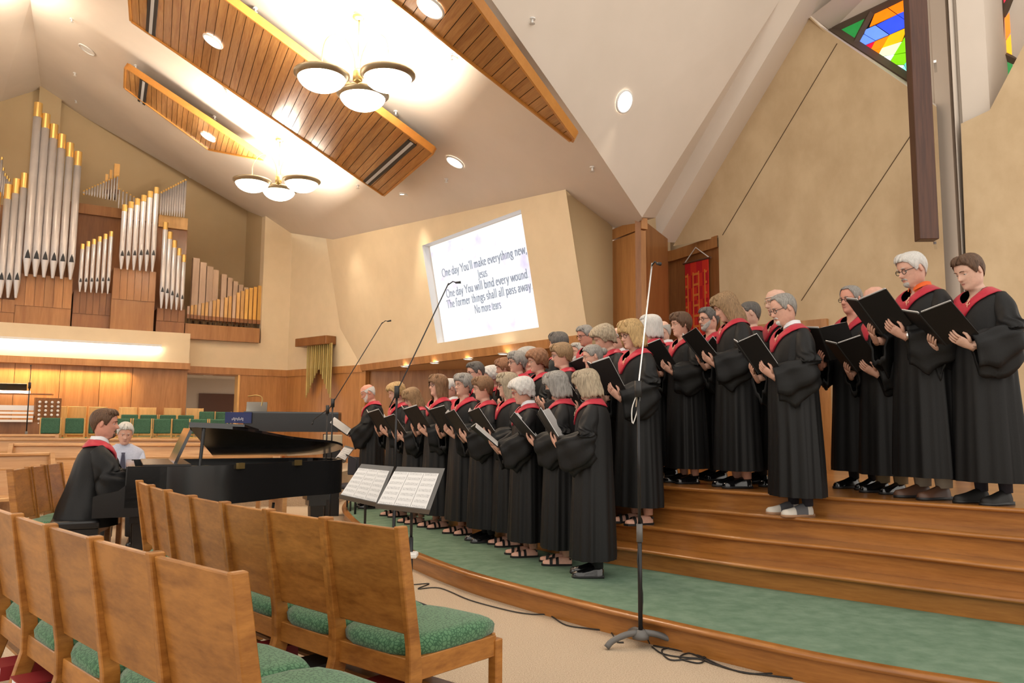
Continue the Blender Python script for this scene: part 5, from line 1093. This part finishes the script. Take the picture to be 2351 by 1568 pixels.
b = MB(); b.grid([[(x, y, .945) for x, y in outl], [(x, y, .945) for x, y in inn], [(x, y, .86) for x, y in inn]], cv=True); b.build('rim', black_gloss, gp)
b = MB(); b.add([(x, y, .87) for x, y in inn], [tuple(range(n))]); b.build('iron_plate', mat('piano_plate', (.06, .04, .015), .4, .5, .3), gp)
arm = [(.06, .945), (.055, .80), (.0, .755), (-.10, .735), (-.175, .715), (-.175, .55), (.35, .55), (.35, .945)]
for y0 in (0, 1.40):
    b = MB(); vs = [(u, y0, z) for u, z in arm]+[(u, y0+.05, z) for u, z in arm]; m_ = len(arm); b.add(vs, [tuple(range(m_)), tuple(range(m_, 2*m_))[::-1]]+[(i, m_+i, m_+(i+1) % m_, (i+1) % m_) for i in range(m_)]); b.build('key_arm', black_case, gp)
b = MB(); b.box((.02, .725, .585), (.36, 1.36, .07)); b.build('key_bed', black_case, gp)
b = MB(); b.box((.10, .725, .82), (.03, 1.36, .24)); b.build('fallboard', black_gloss, gp)
for i in range(36): b = MB(); b.box((-.035, .085+i*.0356, .66), (.15, .0342, .05)) ; b.build('white_key', paper, gp)
lidp = [(.50, .0), (.55, -.01)]+[tuple(p) for p in tail[1:]]+[(.84, 1.45)]
def lz(v): return .962+.205*(1.45-v)
def lidslab(poly, z0, z1, nm):
    b = MB(); n = len(poly); vs = [(u, v, lz(v)+z0) for u, v in poly]+[(u, v, lz(v)+z1) for u, v in poly]; b.add(vs, [tuple(range(n))[::-1], tuple(range(n, 2*n))]+[(i, (i+1) % n, n+(i+1) % n, n+i) for i in range(n)]); b.build(nm, black_gloss, gp)
lidslab(lidp, 0, .022, 'lid'); lidslab([(.50, .02), (.95, .10), (1.1, .3), (1.25, 1.43), (.86, 1.43)], .026, .048, 'lid_flap')
b = MB(); b.tube([(.60, .05, .94), (.62, .06, 1.25)], .014, 8); b.build('lid_prop', black_case, gp)
for u, v_, a_ in ((.93, .095, .6), (1.50, .53, .62)): b = MB(); b.box((u, v_, .935), (.07, .03, .05), rz(a_)); b.build('hinge', brass, gp)
b = MB(); b.add([(.40, .15, .95), (.40, 1.0, .95), (.52, 1.0, 1.25), (.52, .15, 1.25), (.425, .15, .945), (.425, 1.0, .945), (.545, 1.0, 1.245), (.545, .15, 1.245)], [(0, 3, 2, 1), (4, 5, 6, 7), (0, 1, 5, 4), (1, 2, 6, 5), (2, 3, 7, 6), (3, 0, 4, 7)]); b.build('music_desk', black_gloss, gp)
b = MB(); b.box((.35, .6, .95), (.36, 1.2, .02)); b.build('desk_shelf', black_case, gp)
for (u, v) in ((.18, .16), (.18, 1.3), (1.78, 1.02)):
    b = MB(); b.box((u, v, .585), (.22, .22, .07)); b.box((u, v, .52), (.17, .17, .06)); b.box((u, v, .27), (.09, .09, .46), None, 1.45); b.tube([(u-.02, v, .03), (u+.02, v, .03)], .03, 10); b.build('leg', black_case, gp)
b = MB(); b.box((.42, .72, .40), (.05, .22, .42)); b.box((.36, .72, .10), (.22, .24, .05)); b.build('pedal_lyre', black_case, gp)
# pianist and bench
pp = PO+pu*-.24+pv*.62
ben = empty('piano_bench', (pp[0]-pu[0]*.06, pp[1]-pu[1]*.06, 0), prot, 'black tufted piano bench under the pianist', 'bench')
b = MB(); b.box((0, 0, .475), (.36, .78, .07)); b.build('cushion', black_case, ben, bevel=.02, seg=2); b = MB(); b.box((0, 0, .41), (.34, .76, .06)); b.build('apron', black_case, ben)
for x in (-.14, .14):
    for y in (-.34, .34): b = MB(); b.box((x, y, .19), (.04, .04, .38)); b.build('leg', black_case, ben)
def seated(label, pos, yaw, H, seat, robe, **k):
    s = H/1.72; z0 = seat-.86*s
    r = person(label, (pos[0], pos[1], z0), yaw, H, sit=True, robe=robe, **k); root, wr, s, hd, T, b = r
    leg = MB()
    for sd in (-1, 1):
        leg.tube([T((sd*.09, -.06, .93)), T((sd*.10, .20, .945)), T((sd*.12, .43, .93)), T((sd*.12, .46, .80)), T((sd*.12, .42, .60)), T((sd*.12, .40, .86-seat/s+.10))], np.array([.095, .088, .072, .066, .062, .058])*s, 10)
    leg.build('trousers', mat('trouser_black', (.012, .012, .014), .8), root, True)
    for sd in (-1, 1):
        q = MB(); rg = np.array(shoe(q, 'black', s, None)); q.grid(rg, capa=True, capb=True); q.prism([(-.030, -.088), (.030, -.088), (.047, .11), (0, .178), (-.047, .11)], 0, .02); q.xform(np.eye(3)*s, T((sd*.12, .44, .86-seat/s))); q.build('shoe', black_case, root, True)
    return r
pian = seated('dark-haired bearded pianist in black robe and red collar playing the grand piano', pp, prot-PI/2, 1.78, .52, True, hair='short', hc='brown', sk='ruddy', beard='brown_goatee', hp=-.08, hy=-.12, shirt='white', emblem=False, seed=91, wd=1.1, lean=.07, hands=((-.20, .40, 1.08), (.20, .40, 1.08), (0, 1, -.12)))
def torso_cloth(r, m_, nm, spread, zlow, amp, slv, big=1, reach=.93, vneck=True):
    root, wr, s, hd, T, b = r; rng = np.random.default_rng(5); n = 52; ph_ = (np.arange(n)+.5)*2*PI/n-PI; rows = []; ins = np.interp(np.abs(np.degrees(ph_)), *VI)+.006 if vneck else np.full(n, 1.47)
    for z in (zlow, zlow+.05, zlow+.15, .98, 1.08, 1.18, 1.28, 1.345, 1.385, 1.412, 1.435, 1.455, 1.475):
        z2 = np.minimum(z, ins); x, y = rsec(ph_, z2, 1.05, .1); k = 1+spread*smooth(1.15, zlow, z2)+amp*np.sin(9*ph_+z*7)*smooth(1.35, 1.0, z2)+amp*.7*np.sin(15*ph_-z*20)*smooth(1.4, 1.1, z2); rows.append(np.stack([x*k, y*k, z2], -1))
    q = MB(); q.grid(T(rows), cv=True); sleeves(q, wr, T, rng, reach, big); q.build(nm, m_, root, True)
torso_cloth(pian, robe_m, 'robe', .35, .78, .03, True)
blue = mat('blue_shirt', (.40, .44, .56), .8, kind='noise', col2=(.46, .50, .62), scale=(60, 60, 60))
mp_ = aty(287, 980, 9.0); man = seated('white-haired man in pale blue shirt and dark tie sitting in the pews', (mp_[0], mp_[1]), math.radians(-155), 1.70, .46, False, hair='short', hc='white', sk='rosy', hp=-.35, hy=.1, shirt='blue', seed=17, hands=((-.12, .34, 1.0), (.12, .34, 1.0), (.0, 1, 0)))
torso_cloth(man, blue, 'shirt', .0, .90, .012, True, .72, .95, False)
root, wr, s, hd, T, b = man; q = MB(); pts = []
for z, w_ in ((1.375, .020), (1.35, .016), (1.25, .028), (1.12, .036), (1.02, .040), (.98, .0)):
    x, y = rsec(np.array(0.), np.array(z), 1.05, .1); pts.append([T((-w_, y+.016, z)), T((w_, y+.016, z))])
q.grid(pts); q.build('tie', mat('dark_tie', (.03, .03, .06), .6), root)
# ================================================================== pews
def pew(pl, dl_, pr, dr_, ztop, label):
    a, c = aty(pl, 1000, dl_)[:2], aty(pr, 1000, dr_)[:2]; d = c-a; L2 = np.linalg.norm(d); rot = math.atan2(d[1], d[0])
    o = empty('church_pew', (a[0], a[1], 0), rot, label, 'pew', 'long oak pews')
    b = MB(); b.add([(0, .10, .40), (L2, .10, .40), (L2, .20, ztop), (0, .20, ztop), (0, .13, .40), (L2, .13, .40), (L2, .23, ztop), (0, .23, ztop)], [(0, 1, 2, 3), (7, 6, 5, 4), (0, 4, 5, 1), (1, 5, 6, 2), (2, 6, 7, 3), (3, 7, 4, 0)]); b.build('back', oak_pew, o)
    b = MB(); b.box((L2/2, .205, ztop+.012), (L2, .07, .035)); b.build('top_rail', oak_pew, o, bevel=.006); b = MB(); b.box((L2/2, -.12, .43), (L2, .46, .04)); b.build('seat', oak_pew, o, bevel=.006); b = MB(); b.box((L2/2, .19, ztop-.16), (L2, .05, .025), rx(.2)); b.build('back_rail', oak_pew, o)
    for x in (0, L2):
        pr_ = [(-.36, 0), (.24, 0), (.26, ztop+.02), (.14, ztop+.03), (.04, .66), (-.30, .62), (-.36, .55)]; b = MB(); vs = [(x-.025, y, z) for y, z in pr_]+[(x+.025, y, z) for y, z in pr_]; m_ = len(pr_); b.add(vs, [tuple(range(m_)), tuple(range(m_, 2*m_))[::-1]]+[(i, m_+i, m_+(i+1) % m_, (i+1) % m_) for i in range(m_)]); b.build('end_panel', oak_pew, o)
    return o
pew(-120, 8.9, 132, 9.7, .90, 'oak pew nearest the short chair row, ending at left'); pew(18, 9.9, 600, 10.7, 1.0, 'oak pew with visible left end behind the pianist'); pew(-120, 10.7, 640, 11.4, 1.05, 'oak pew third from the front at left'); pew(-120, 11.5, 124, 11.8, 1.09, 'short oak pew farthest back at left')
pew(330, 9.1, 640, 9.9, .88, 'oak pew glimpsed between music desk and piano lid')
# ================================================================== choir loft chairs
def make_loft(green):
    t = empty('choir_chair' if green else 'tall_choir_chair', (0, 0, 0), 0, 'x', 'chair', 'green choir loft chairs' if green else 'tall wooden choir chairs'); h = .88 if green else 1.06; fr = oak_light
    for sd in (-1, 1):
        b = MB(); b.box((sd*.215, -.20, h/2), (.028, .04, h)); b.build('back_post', fr, t); b = MB(); b.box((sd*.215, .20, .22), (.028, .04, .44)); b.build('front_leg', fr, t)
    if green:
        b = MB(); b.box((0, -.18, .74), (.40, .05, .27)); b.build('back_pad', green_plain, t, bevel=.015); b = MB(); b.box((0, -.20, .50), (.40, .02, .10)); b.build('back_slat', fr, t)
    else: b = MB(); b.box((0, -.19, .78), (.40, .03, .55)); b.build('back_panel', fr, t, bevel=.004)
    b = MB(); b.box((0, 0, .44), (.42, .42, .07)); b.build('seat', green_plain, t, bevel=.02); b = MB(); b.box((0, .10, .28), (.40, .2, .02)); b.build('book_rack', fr, t)
    b = MB(); b.box((.02, .12, .32), (.2, .15, .05)); b.build('book', paper, t)
    return t
lg, lt = make_loft(True), make_loft(False); ug, ut = [0], [0]
def loft(x, off, green, label, z=.5):
    d = 14.98+1.72*x/432-off
    src, u = (lg, ug) if green else (lt, ut); c = src if not u[0] else copy_tree(src); u[0] = 1; p = aty(x, 960, d); c.location = (p[0], p[1], z); c.scale = (.72, 1, 1); c.rotation_euler = (0, 0, PI+math.atan2(dG[1], dG[0])-.2); c['label'] = label
for i, x in enumerate((112, 168, 222, 276, 325, 372, 415)): loft(x, 1.75, True, 'green choir chair, %s from the left in its front row' % nth[i])
for i, x in enumerate((295, 339, 384, 426)): loft(x, 1.1, True, 'green choir chair, %s from the left in the second row' % nth[i], .58)
for i, x in enumerate((127, 171, 220, 290, 335, 394, 446)): loft(x, .42, False, 'tall pale wooden choir chair, %s from the left against the wall' % nth[i], .55)
for i, (x, d) in enumerate(((474, .9), (512, .8), (456, 2.2), (502, 2.3))): loft(x, d, True, ('upper left', 'upper right', 'lower left', 'lower right')[i]+' green chair of the four before the doorway', .66 if i < 2 else .5)
# organ console
oc_ = aty(30, 1000, 14.1); ocr = math.radians(-10)
con = empty('organ_console', (oc_[0], oc_[1], .5), math.radians(25), 'wooden organ console with keyboards and stop knobs at the far left', 'organ console')
b = MB(); b.box((-.1, .2, .40), (1.5, .7, .8)); b.build('body', oak_dark, con)
for k in range(3): b = MB(); b.box((-.2, -.22+k*.10, .82+k*.07), (1.0, .12, .04)); b.build('keyboard', paper, con)
b = MB(); b.box((-.2, .12, 1.05), (1.05, .05, .09)); b.build('tab_rail', paper, con)
b = MB(); b.box((.50, -.02, .98), (.42, .08, .50), rz(.4)); j = b.build('stop_jamb', oak_dark, con)
for r_ in range(6):
    for c_ in range(4): b = MB(); p = rz(.4)@np.array([-.15+c_*.10, -.06, 0]); b.sphere((.50+p[0], -.02+p[1], .78+r_*.075), (.024, .02, .024), 6, 5); b.build('stop_knob', paper, j)
b = MB(); b.box((-.1, .2, 1.30), (1.3, .3, .02)); b.build('music_shelf', oak_dark, con)
b = MB(); b.tube([(-.7, .1, 1.33), (.2, .1, 1.33)], .025, 6); b.build('lamp_tube', cove_glow, con); b = MB(); b.box((-.3, .08, 1.42), (.9, .03, .12), rx(.3)); b.build('mirror', black_gloss, con)
bn_ = aty(38, 1000, 13.1); ob = empty('organ_bench', (bn_[0], bn_[1], .5), math.radians(25), 'low wooden organ bench in front of the console', 'bench')
b = MB(); b.box((0, 0, .50), (1.1, .32, .04)); b.build('seat', oak_light, ob)
for x in (-.5, .5): b = MB(); b.box((x, 0, .24), (.05, .3, .48)); b.build('leg', black_mat, ob)
# ================================================================== second piano on the loft
q0_ = aty(572, 985, 14.0)[:2]; q1_ = aty(776, 985, 14.3)[:2]; d_ = q1_-q0_; L2 = float(np.linalg.norm(d_)); r2_ = math.atan2(d_[1], d_[0])
sp = empty('closed_grand_piano', (q0_[0], q0_[1], .5), r2_, 'closed black grand piano in the background below the gold banner', 'piano')
pl_ = [(-.1, 0), (L2, 0), (L2+.05, .3), (L2-.1, .7), (.9, .8), (.5, 1.3), (-.1, 1.35)]
b = MB(); b.prism(pl_, .66, .985); b.build('case', black_case, sp); b = MB(); b.prism([(x, y) for x, y in pl_], .985, 1.01); b.build('lid', black_gloss, sp)
b = MB(); b.box((-.22, .65, .70), (.26, 1.3, .16)); b.build('key_bed', black_case, sp)
for x, y in ((.1, .15), (.1, 1.15), (L2-.2, .3)): b = MB(); b.box((x, y, .31), (.10, .10, .62), None, 1.3); b.build('leg', black_case, sp)
b = MB(); b.box((.06, .5, 1.10), (.36, .03, .18), rx(-.3)); b.build('music_desk', black_gloss, sp)
b = MB(); b.tube(catmull([(.12, .5, 1.0), (.15, .5, 1.25), (.05, .5, 1.31), (-.1, .5, 1.29)], 4), .012, 6); b.build('desk_lamp', brass, sp)
b = MB(); b.box((-.18, -.05, .90), (.44, .02, .19)); b.build('blue_cover', mat('blue_cloth', (.015, .03, .13), .7), sp)
b = MB()
for k in range(9): b.box((-.28+k*.022, -.062, .87+.012*(k % 2)), (.013, .003, .03+.012*(k % 3)))
b.build('cover_lettering', mat('pale_print', (.4, .42, .5), .7), sp)['kind'] = 'stuff'
for i, (x, r_) in enumerate(((622, .13), (640, .16))):
    p = aty(x, 1000, 14.9); o = empty('kettle_drum', (p[0], p[1], .5), 0, ('smaller', 'larger')[i]+' rounded orange copper drum under the closed piano', 'drum', 'orange drums under the closed piano')
    cu = mat('copper', (.70, .22, .04), .3, .5, .4); b = MB(); b.lathe([(.02, .06), (r_*.6, .10), (r_, .26), (r_*1.05, .46), (r_*.95, .52)], 18); b.build('bowl', cu, o, True); b = MB(); b.lathe([(r_*.97, .51), (r_*1.06, .52), (r_*1.04, .55), (0, .55)], 18); b.build('head', oak_light, o)
    for a in (0, 2.1, 4.2): b = MB(); b.tube([(r_*.5*math.cos(a), r_*.5*math.sin(a), .12), (r_*.9*math.cos(a), r_*.9*math.sin(a), 0)], .012, 5); b.build('foot', metal_dark, o)
# ================================================================== microphone and music stands
def mic_stand(base, zc, tip, label, base_kind='arch', z0=0, tail=None, elbow=None):
    x, y = base; o = empty('microphone_stand', (x, y, z0), 0, label, 'microphone stand'); h = zc-z0
    b = MB(); b.tube([(0, 0, .05), (0, 0, h*.47)], .0135, 8); b.build('lower_pole', metal_dark, o, True); b = MB(); b.tube([(0, 0, h*.40), (0, 0, h*.47)], .019, 8); b.build('height_clutch', grey_stand, o, True)
    b = MB(); b.tube([(0, 0, h*.45), (0, 0, h)], .0095, 8); b.build('upper_pole', metal_dark, o, True)
    b = MB(); b.tube([(0, 0, h-.05), (0, 0, h+.05)], .022, 8); b.build('boom_clutch', black_mat, o, True)
    tp = np.array(tip)-np.array([x, y, z0]); el = np.array(elbow)-np.array([x, y, z0]) if elbow is not None else tp; c0_ = np.array([0, 0, h]); back = c0_-(el-c0_)*.14
    b = MB(); b.tube([back, c0_, el], .0055, 6); b.build('boom', chrome if base_kind == 'arch' else metal_dark, o, True)
    b = MB(); b.tube([el-(el-c0_)*.02, el+(tp-el)*.35+np.array([0, 0, .012]), el+(tp-el)*.6], .005, 6); b.build('gooseneck', metal_dark, o, True); b = MB(); b.tube([el+(tp-el)*.55, tp], [.008, .011], 8); b.build('microphone', black_mat, o, True)
    if base_kind == 'arch':
        for a in (math.radians(-165), math.radians(-5), math.radians(100)):
            pts = [(.02*math.cos(a), .02*math.sin(a), .085), (.10*math.cos(a), .10*math.sin(a), .075), (.18*math.cos(a), .18*math.sin(a), .045), (.215*math.cos(a), .215*math.sin(a), .012)]; b = MB(); b.tube(catmull(pts, 3), .019, 8); b.build('base_foot', grey_stand, o, True)
        b = MB(); b.lathe([(.0, .10), (.03, .10), (.05, .07), (.05, .05), (.0, .05)], 14); b.build('base_hub', grey_stand, o, True)
        b = MB(); b.tube(catmull([(0, .012, h+.02), (.012, .03, h-.07), (-.03, .02, h-.21), (-.035, .02, h-.12), (-.005, .01, h-.03)], 4), .0035, 5); b.build('cable_loop', white_mat, o)
        b = MB(); b.tube(catmull([(.012, .012, h*.45), (-.015, -.01, h*.33), (.016, .01, h*.2), (.012, .015, .12), (.06, .04, .01)], 4), .004, 5); b.build('pole_cable', black_mat, o)
    else:
        b = MB(); b.lathe([(0, .03), (.05, .028), (.125, .012), (.13, 0)], 20); b.build('round_base', metal_dark, o, True)
    return o
ms = atz(1471, 1486, 0); c_ = aty(1449, 893, ms[1]); el = aty(1497, 604, ms[1]); tp = aty(1517, 606, ms[1]-.05); mic_stand((ms[0], ms[1]), c_[2], tp, 'tall microphone stand with arched grey base before the wooden steps', 'arch', 0, None, el)
yy = 6.6; c_ = aty(911, 900, yy); el = aty(1030, 650, yy); tp = aty(1058, 648, yy); mic_stand((c_[0], yy), c_[2], tp, 'middle microphone stand with long black boom behind the music stands', 'round', 0, None, el)
yy = 9.4; c_ = aty(764, 925, yy); el = aty(878, 740, yy); tp = aty(898, 736, yy); mic_stand((c_[0], yy), c_[2], tp, 'left microphone stand with long black boom near the piano tail', 'round', 0, None, el)
yy = 9.6; c_ = aty(752, 940, yy); el = aty(722, 962, yy); tp = aty(716, 975, yy); mic_stand((c_[0], yy), c_[2], tp, 'short microphone stand with drooping microphone behind the piano tail', 'round', 0, None, el)
yy = 12.9; c_ = aty(68, 885, yy); el = aty(71, 846, yy); tp = aty(71, 838, yy); mic_stand((c_[0], yy), c_[2], tp, 'thin upright microphone stand beside the organ console', 'round', .5, None, el)
def note_mat():
    m = mat('music_sheet', (.70, .69, .68), .8); nt = m.node_tree; N, L = nt.nodes, nt.links; b = N['Principled BSDF']
    tc = N.new('ShaderNodeTexCoord'); sx = N.new('ShaderNodeSeparateXYZ'); L.new(tc.outputs['UV'], sx.inputs[0])
    def mth(op, a, v): n = N.new('ShaderNodeMath'); n.operation = op; (L.new(a, n.inputs[0]) if not isinstance(a, float) else None); (L.new(v, n.inputs[1]) if not isinstance(v, (int, float)) else setattr(n.inputs[1], 'default_value', v)); return n.outputs[0]
    sysf = mth('FRACT', mth('MULTIPLY', sx.outputs[1], 7.0), 0.); ins = mth('GREATER_THAN', sysf, .45); ln = mth('LESS_THAN', mth('FRACT', mth('MULTIPLY', sysf, 9.0), 0.), .35)
    nz = N.new('ShaderNodeTexNoise'); nz.inputs['Scale'].default_value = 42; L.new(tc.outputs['UV'], nz.inputs['Vector']); nn = mth('GREATER_THAN', nz.outputs['Fac'], .60)
    mg = mth('MULTIPLY', mth('GREATER_THAN', sx.outputs[0], .08), mth('LESS_THAN', sx.outputs[0], .92))
    f = mth('MULTIPLY', mth('MULTIPLY', mth('MINIMUM', mth('ADD', mth('MULTIPLY', ln, .38), mth('MULTIPLY', nn, .8)), 1.0), ins), mg)
    mx = N.new('ShaderNodeMix'); mx.data_type = 'RGBA'; mx.inputs[6].default_value = (.70, .69, .68, 1); mx.inputs[7].default_value = (.10, .10, .11, 1); L.new(f, mx.inputs[0]); L.new(mx.outputs[2], b.inputs['Base Color']); return m
NM = note_mat()
def uvquad(name, P, m_, par, th):
    o = mk(name, list(P)+[np.array(p)-th for p in P], [(0, 1, 2, 3), (7, 6, 5, 4), (0, 4, 5, 1), (1, 5, 6, 2), (2, 6, 7, 3), (3, 7, 4, 0)], m_, par)
    uv = o.data.uv_layers.new(name='UVMap'); cc = [(0, 0), (1, 0), (1, 1), (0, 1)]
    for li in range(4): uv.data[o.data.polygons[0].loop_start+li].uv = cc[li]
    for li in range(4, len(uv.data)): uv.data[li].uv = (.5, .2)
    return o
def music_stand(px, d, label, BL, TR_, n_sheet, tray=False):
    bl = aty(*BL[0], d-.1); br_ = aty(*BL[1], d-.02); tr = aty(*TR_[1], d+.22); tl_ = aty(*TR_[0], d+.14)
    cc = (bl+br_)/2; x, y = px
    o = empty('music_stand', (x, y, 0), 0, label, 'music stand', 'grey music stands with sheet music'); off = np.array([x, y, 0])
    q = [bl-off, br_-off, tr-off, tl_-off]; nrm = np.cross(q[1]-q[0], q[3]-q[0]); nrm /= np.linalg.norm(nrm)
    if nrm[1] > 0: nrm = -nrm
    uvq = MB(); uvq.slab([p-nrm*.006 for p in q], -nrm*.004); uvq.build('desk', grey_stand, o)
    b = MB(); b.slab([q[0]-nrm*.006, q[1]-nrm*.006, q[1]+nrm*.05, q[0]+nrm*.05], np.array([0, 0, -.006])); b.build('ledge', grey_stand, o)
    for k in range(n_sheet):
        f0_, f1_ = k/n_sheet*.92, (k+1)/n_sheet*.92-.006; A = lambda u, v: q[0]*(1-u)*(1-v)+q[1]*u*(1-v)+q[2]*u*v+q[3]*(1-u)*v
        uvquad('sheet', [A(f0_, .01)+nrm*.003, A(f1_, .01)+nrm*.003, A(f1_, .86)+nrm*.003, A(f0_, .86)+nrm*.003], NM, o, nrm*.002)
    mid = (q[0]+q[1]+q[2]+q[3])/4-nrm*.02; zc_ = mid[2]
    b = MB(); b.tube([(0, 0, .03), (0, 0, zc_*.62)], .015, 8); b.build('lower_tube', metal_dark, o, True); b = MB(); b.tube([(0, 0, zc_*.6), (0, 0, zc_-.06), mid], .010, 8); b.build('upper_tube', metal_dark, o, True)
    for a in (.5, 2.6, 4.7): b = MB(); b.tube([(0, 0, .10), (.16*math.cos(a), .16*math.sin(a), .03), (.26*math.cos(a), .26*math.sin(a), .012)], .011, 6); b.build('foot', metal_dark, o, True)
    if tray: b = MB(); b.box((.0, -.03, tray), (.10, .12, .035)); b.build('white_tray', white_mat, o, bevel=.008)
p = aty(944, 1180, 5.6); music_stand((p[0], 5.62), 5.6, 'nearer grey music stand holding three sheets, in front of the choir', [(862, 1164), (985, 1178)], [(912, 1070), (1022, 1074)], 3, 1.29-(1265-976)/1830*5.6)
p = aty(838, 1150, 6.3); music_stand((p[0], 6.32), 6.3, 'farther grey music stand holding sheets, half covered by the nearer one', [(778, 1142), (868, 1162)], [(830, 1064), (905, 1070)], 3)
p = aty(800, 1080, 10.4); music_stand((p[0]+.1, 10.4), 10.4, 'small music stand with papers beside the piano tail', [(770, 1052), (790, 1062)], [(793, 1022), (815, 1028)], 1)
# stool under the piano, box and side chair behind the piano tail
st_ = atz(570, 1250, 0); st_ = aty(567, 1155, 7.6); o = empty('padded_stool', (st_[0], st_[1], 0), 0, 'low black padded stool showing under the grand piano', 'stool')
b = MB(); b.sphere((0, 0, .46), (.17, .17, .045), 18, 8); b.build('seat', black_case, o, True); b = MB(); b.tube([(0, 0, .43), (0, 0, .06)], .03, 10); b.build('column', metal_dark, o); b = MB(); b.tube(catmull([(.05, 0, .40), (.2, 0, .41), (.24, 0, .48), (.25, 0, .56)], 4), .013, 6); b.build('arm', metal_dark, o, True)
for a in range(5): b = MB(); b.tube([(0, 0, .07), (.22*math.cos(a*1.257), .22*math.sin(a*1.257), .03)], .014, 6); b.build('foot', metal_dark, o)
bx_ = aty(765, 1000, 11.6); o = empty('cardboard_box', (bx_[0], bx_[1], 0), .2, 'pale box on a black stand behind the piano tail', 'box'); b = MB(); b.box((0, 0, 1.08), (.26, .26, .13)); b.build('carton', mat('carton', (.50, .42, .30), .8), o, bevel=.004); b = MB(); b.box((0, 0, .98), (.28, .28, .07)); b.build('lid_base', black_mat, o); b = MB(); b.box((0, 0, .47), (.22, .22, .95)); b.build('stand', black_mat, o)
sc_ = aty(802, 1110, 11.0); o = empty('side_chair', (sc_[0], sc_[1], 0), -.5, 'dark padded chair left of the bald singer', 'chair'); b = MB(); b.box((0, 0, .46), (.42, .42, .06)); b.build('seat', mat('dark_pad', (.03, .03, .04), .8), o, bevel=.02)
for x in (-.18, .18):
    for y in (-.18, .18): b = MB(); b.tube([(x, y, .44), (x, y, 0)], .012, 6); b.build('leg', metal_dark, o)
b = MB(); b.box((0, .20, .72), (.40, .03, .25)); b.build('backrest', MATS['dark_pad'], o, bevel=.01)
# cables on the floor
def cable(name, pix, label, r=.0045, n=6):
    pts = [atz(x, y+10, .006) for x, y in pix]; b = MB(); b.tube(catmull(pts, n), r, 5); tag(b.build(name, black_mat, None, True), label, 'cable')
cable('floor_cable', [(950, 1332), (985, 1330), (960, 1342), (1010, 1340), (1080, 1368), (1170, 1392), (1220, 1400), (1260, 1402), (1300, 1425), (1360, 1434), (1400, 1440), (1415, 1462), (1432, 1465)], 'thin black cable along the foot of the stage edge')
cable('coiled_cable', [(1497, 1475), (1520, 1490), (1560, 1498), (1620, 1500), (1560, 1478), (1520, 1482), (1540, 1505), (1600, 1502), (1640, 1515), (1700, 1532), (1760, 1540), (1830, 1548), (1885, 1550), (1880, 1560), (1870, 1556), (1890, 1553), (1960, 1580)], 'black cable lying in loops beside the arched stand base')
cable('loose_cable', [(1500, 1472), (1580, 1488), (1615, 1505), (1600, 1512), (1560, 1500), (1590, 1490), (1660, 1520), (1720, 1536), (1790, 1536), (1850, 1545)], 'second black cable tangled with the looped one')
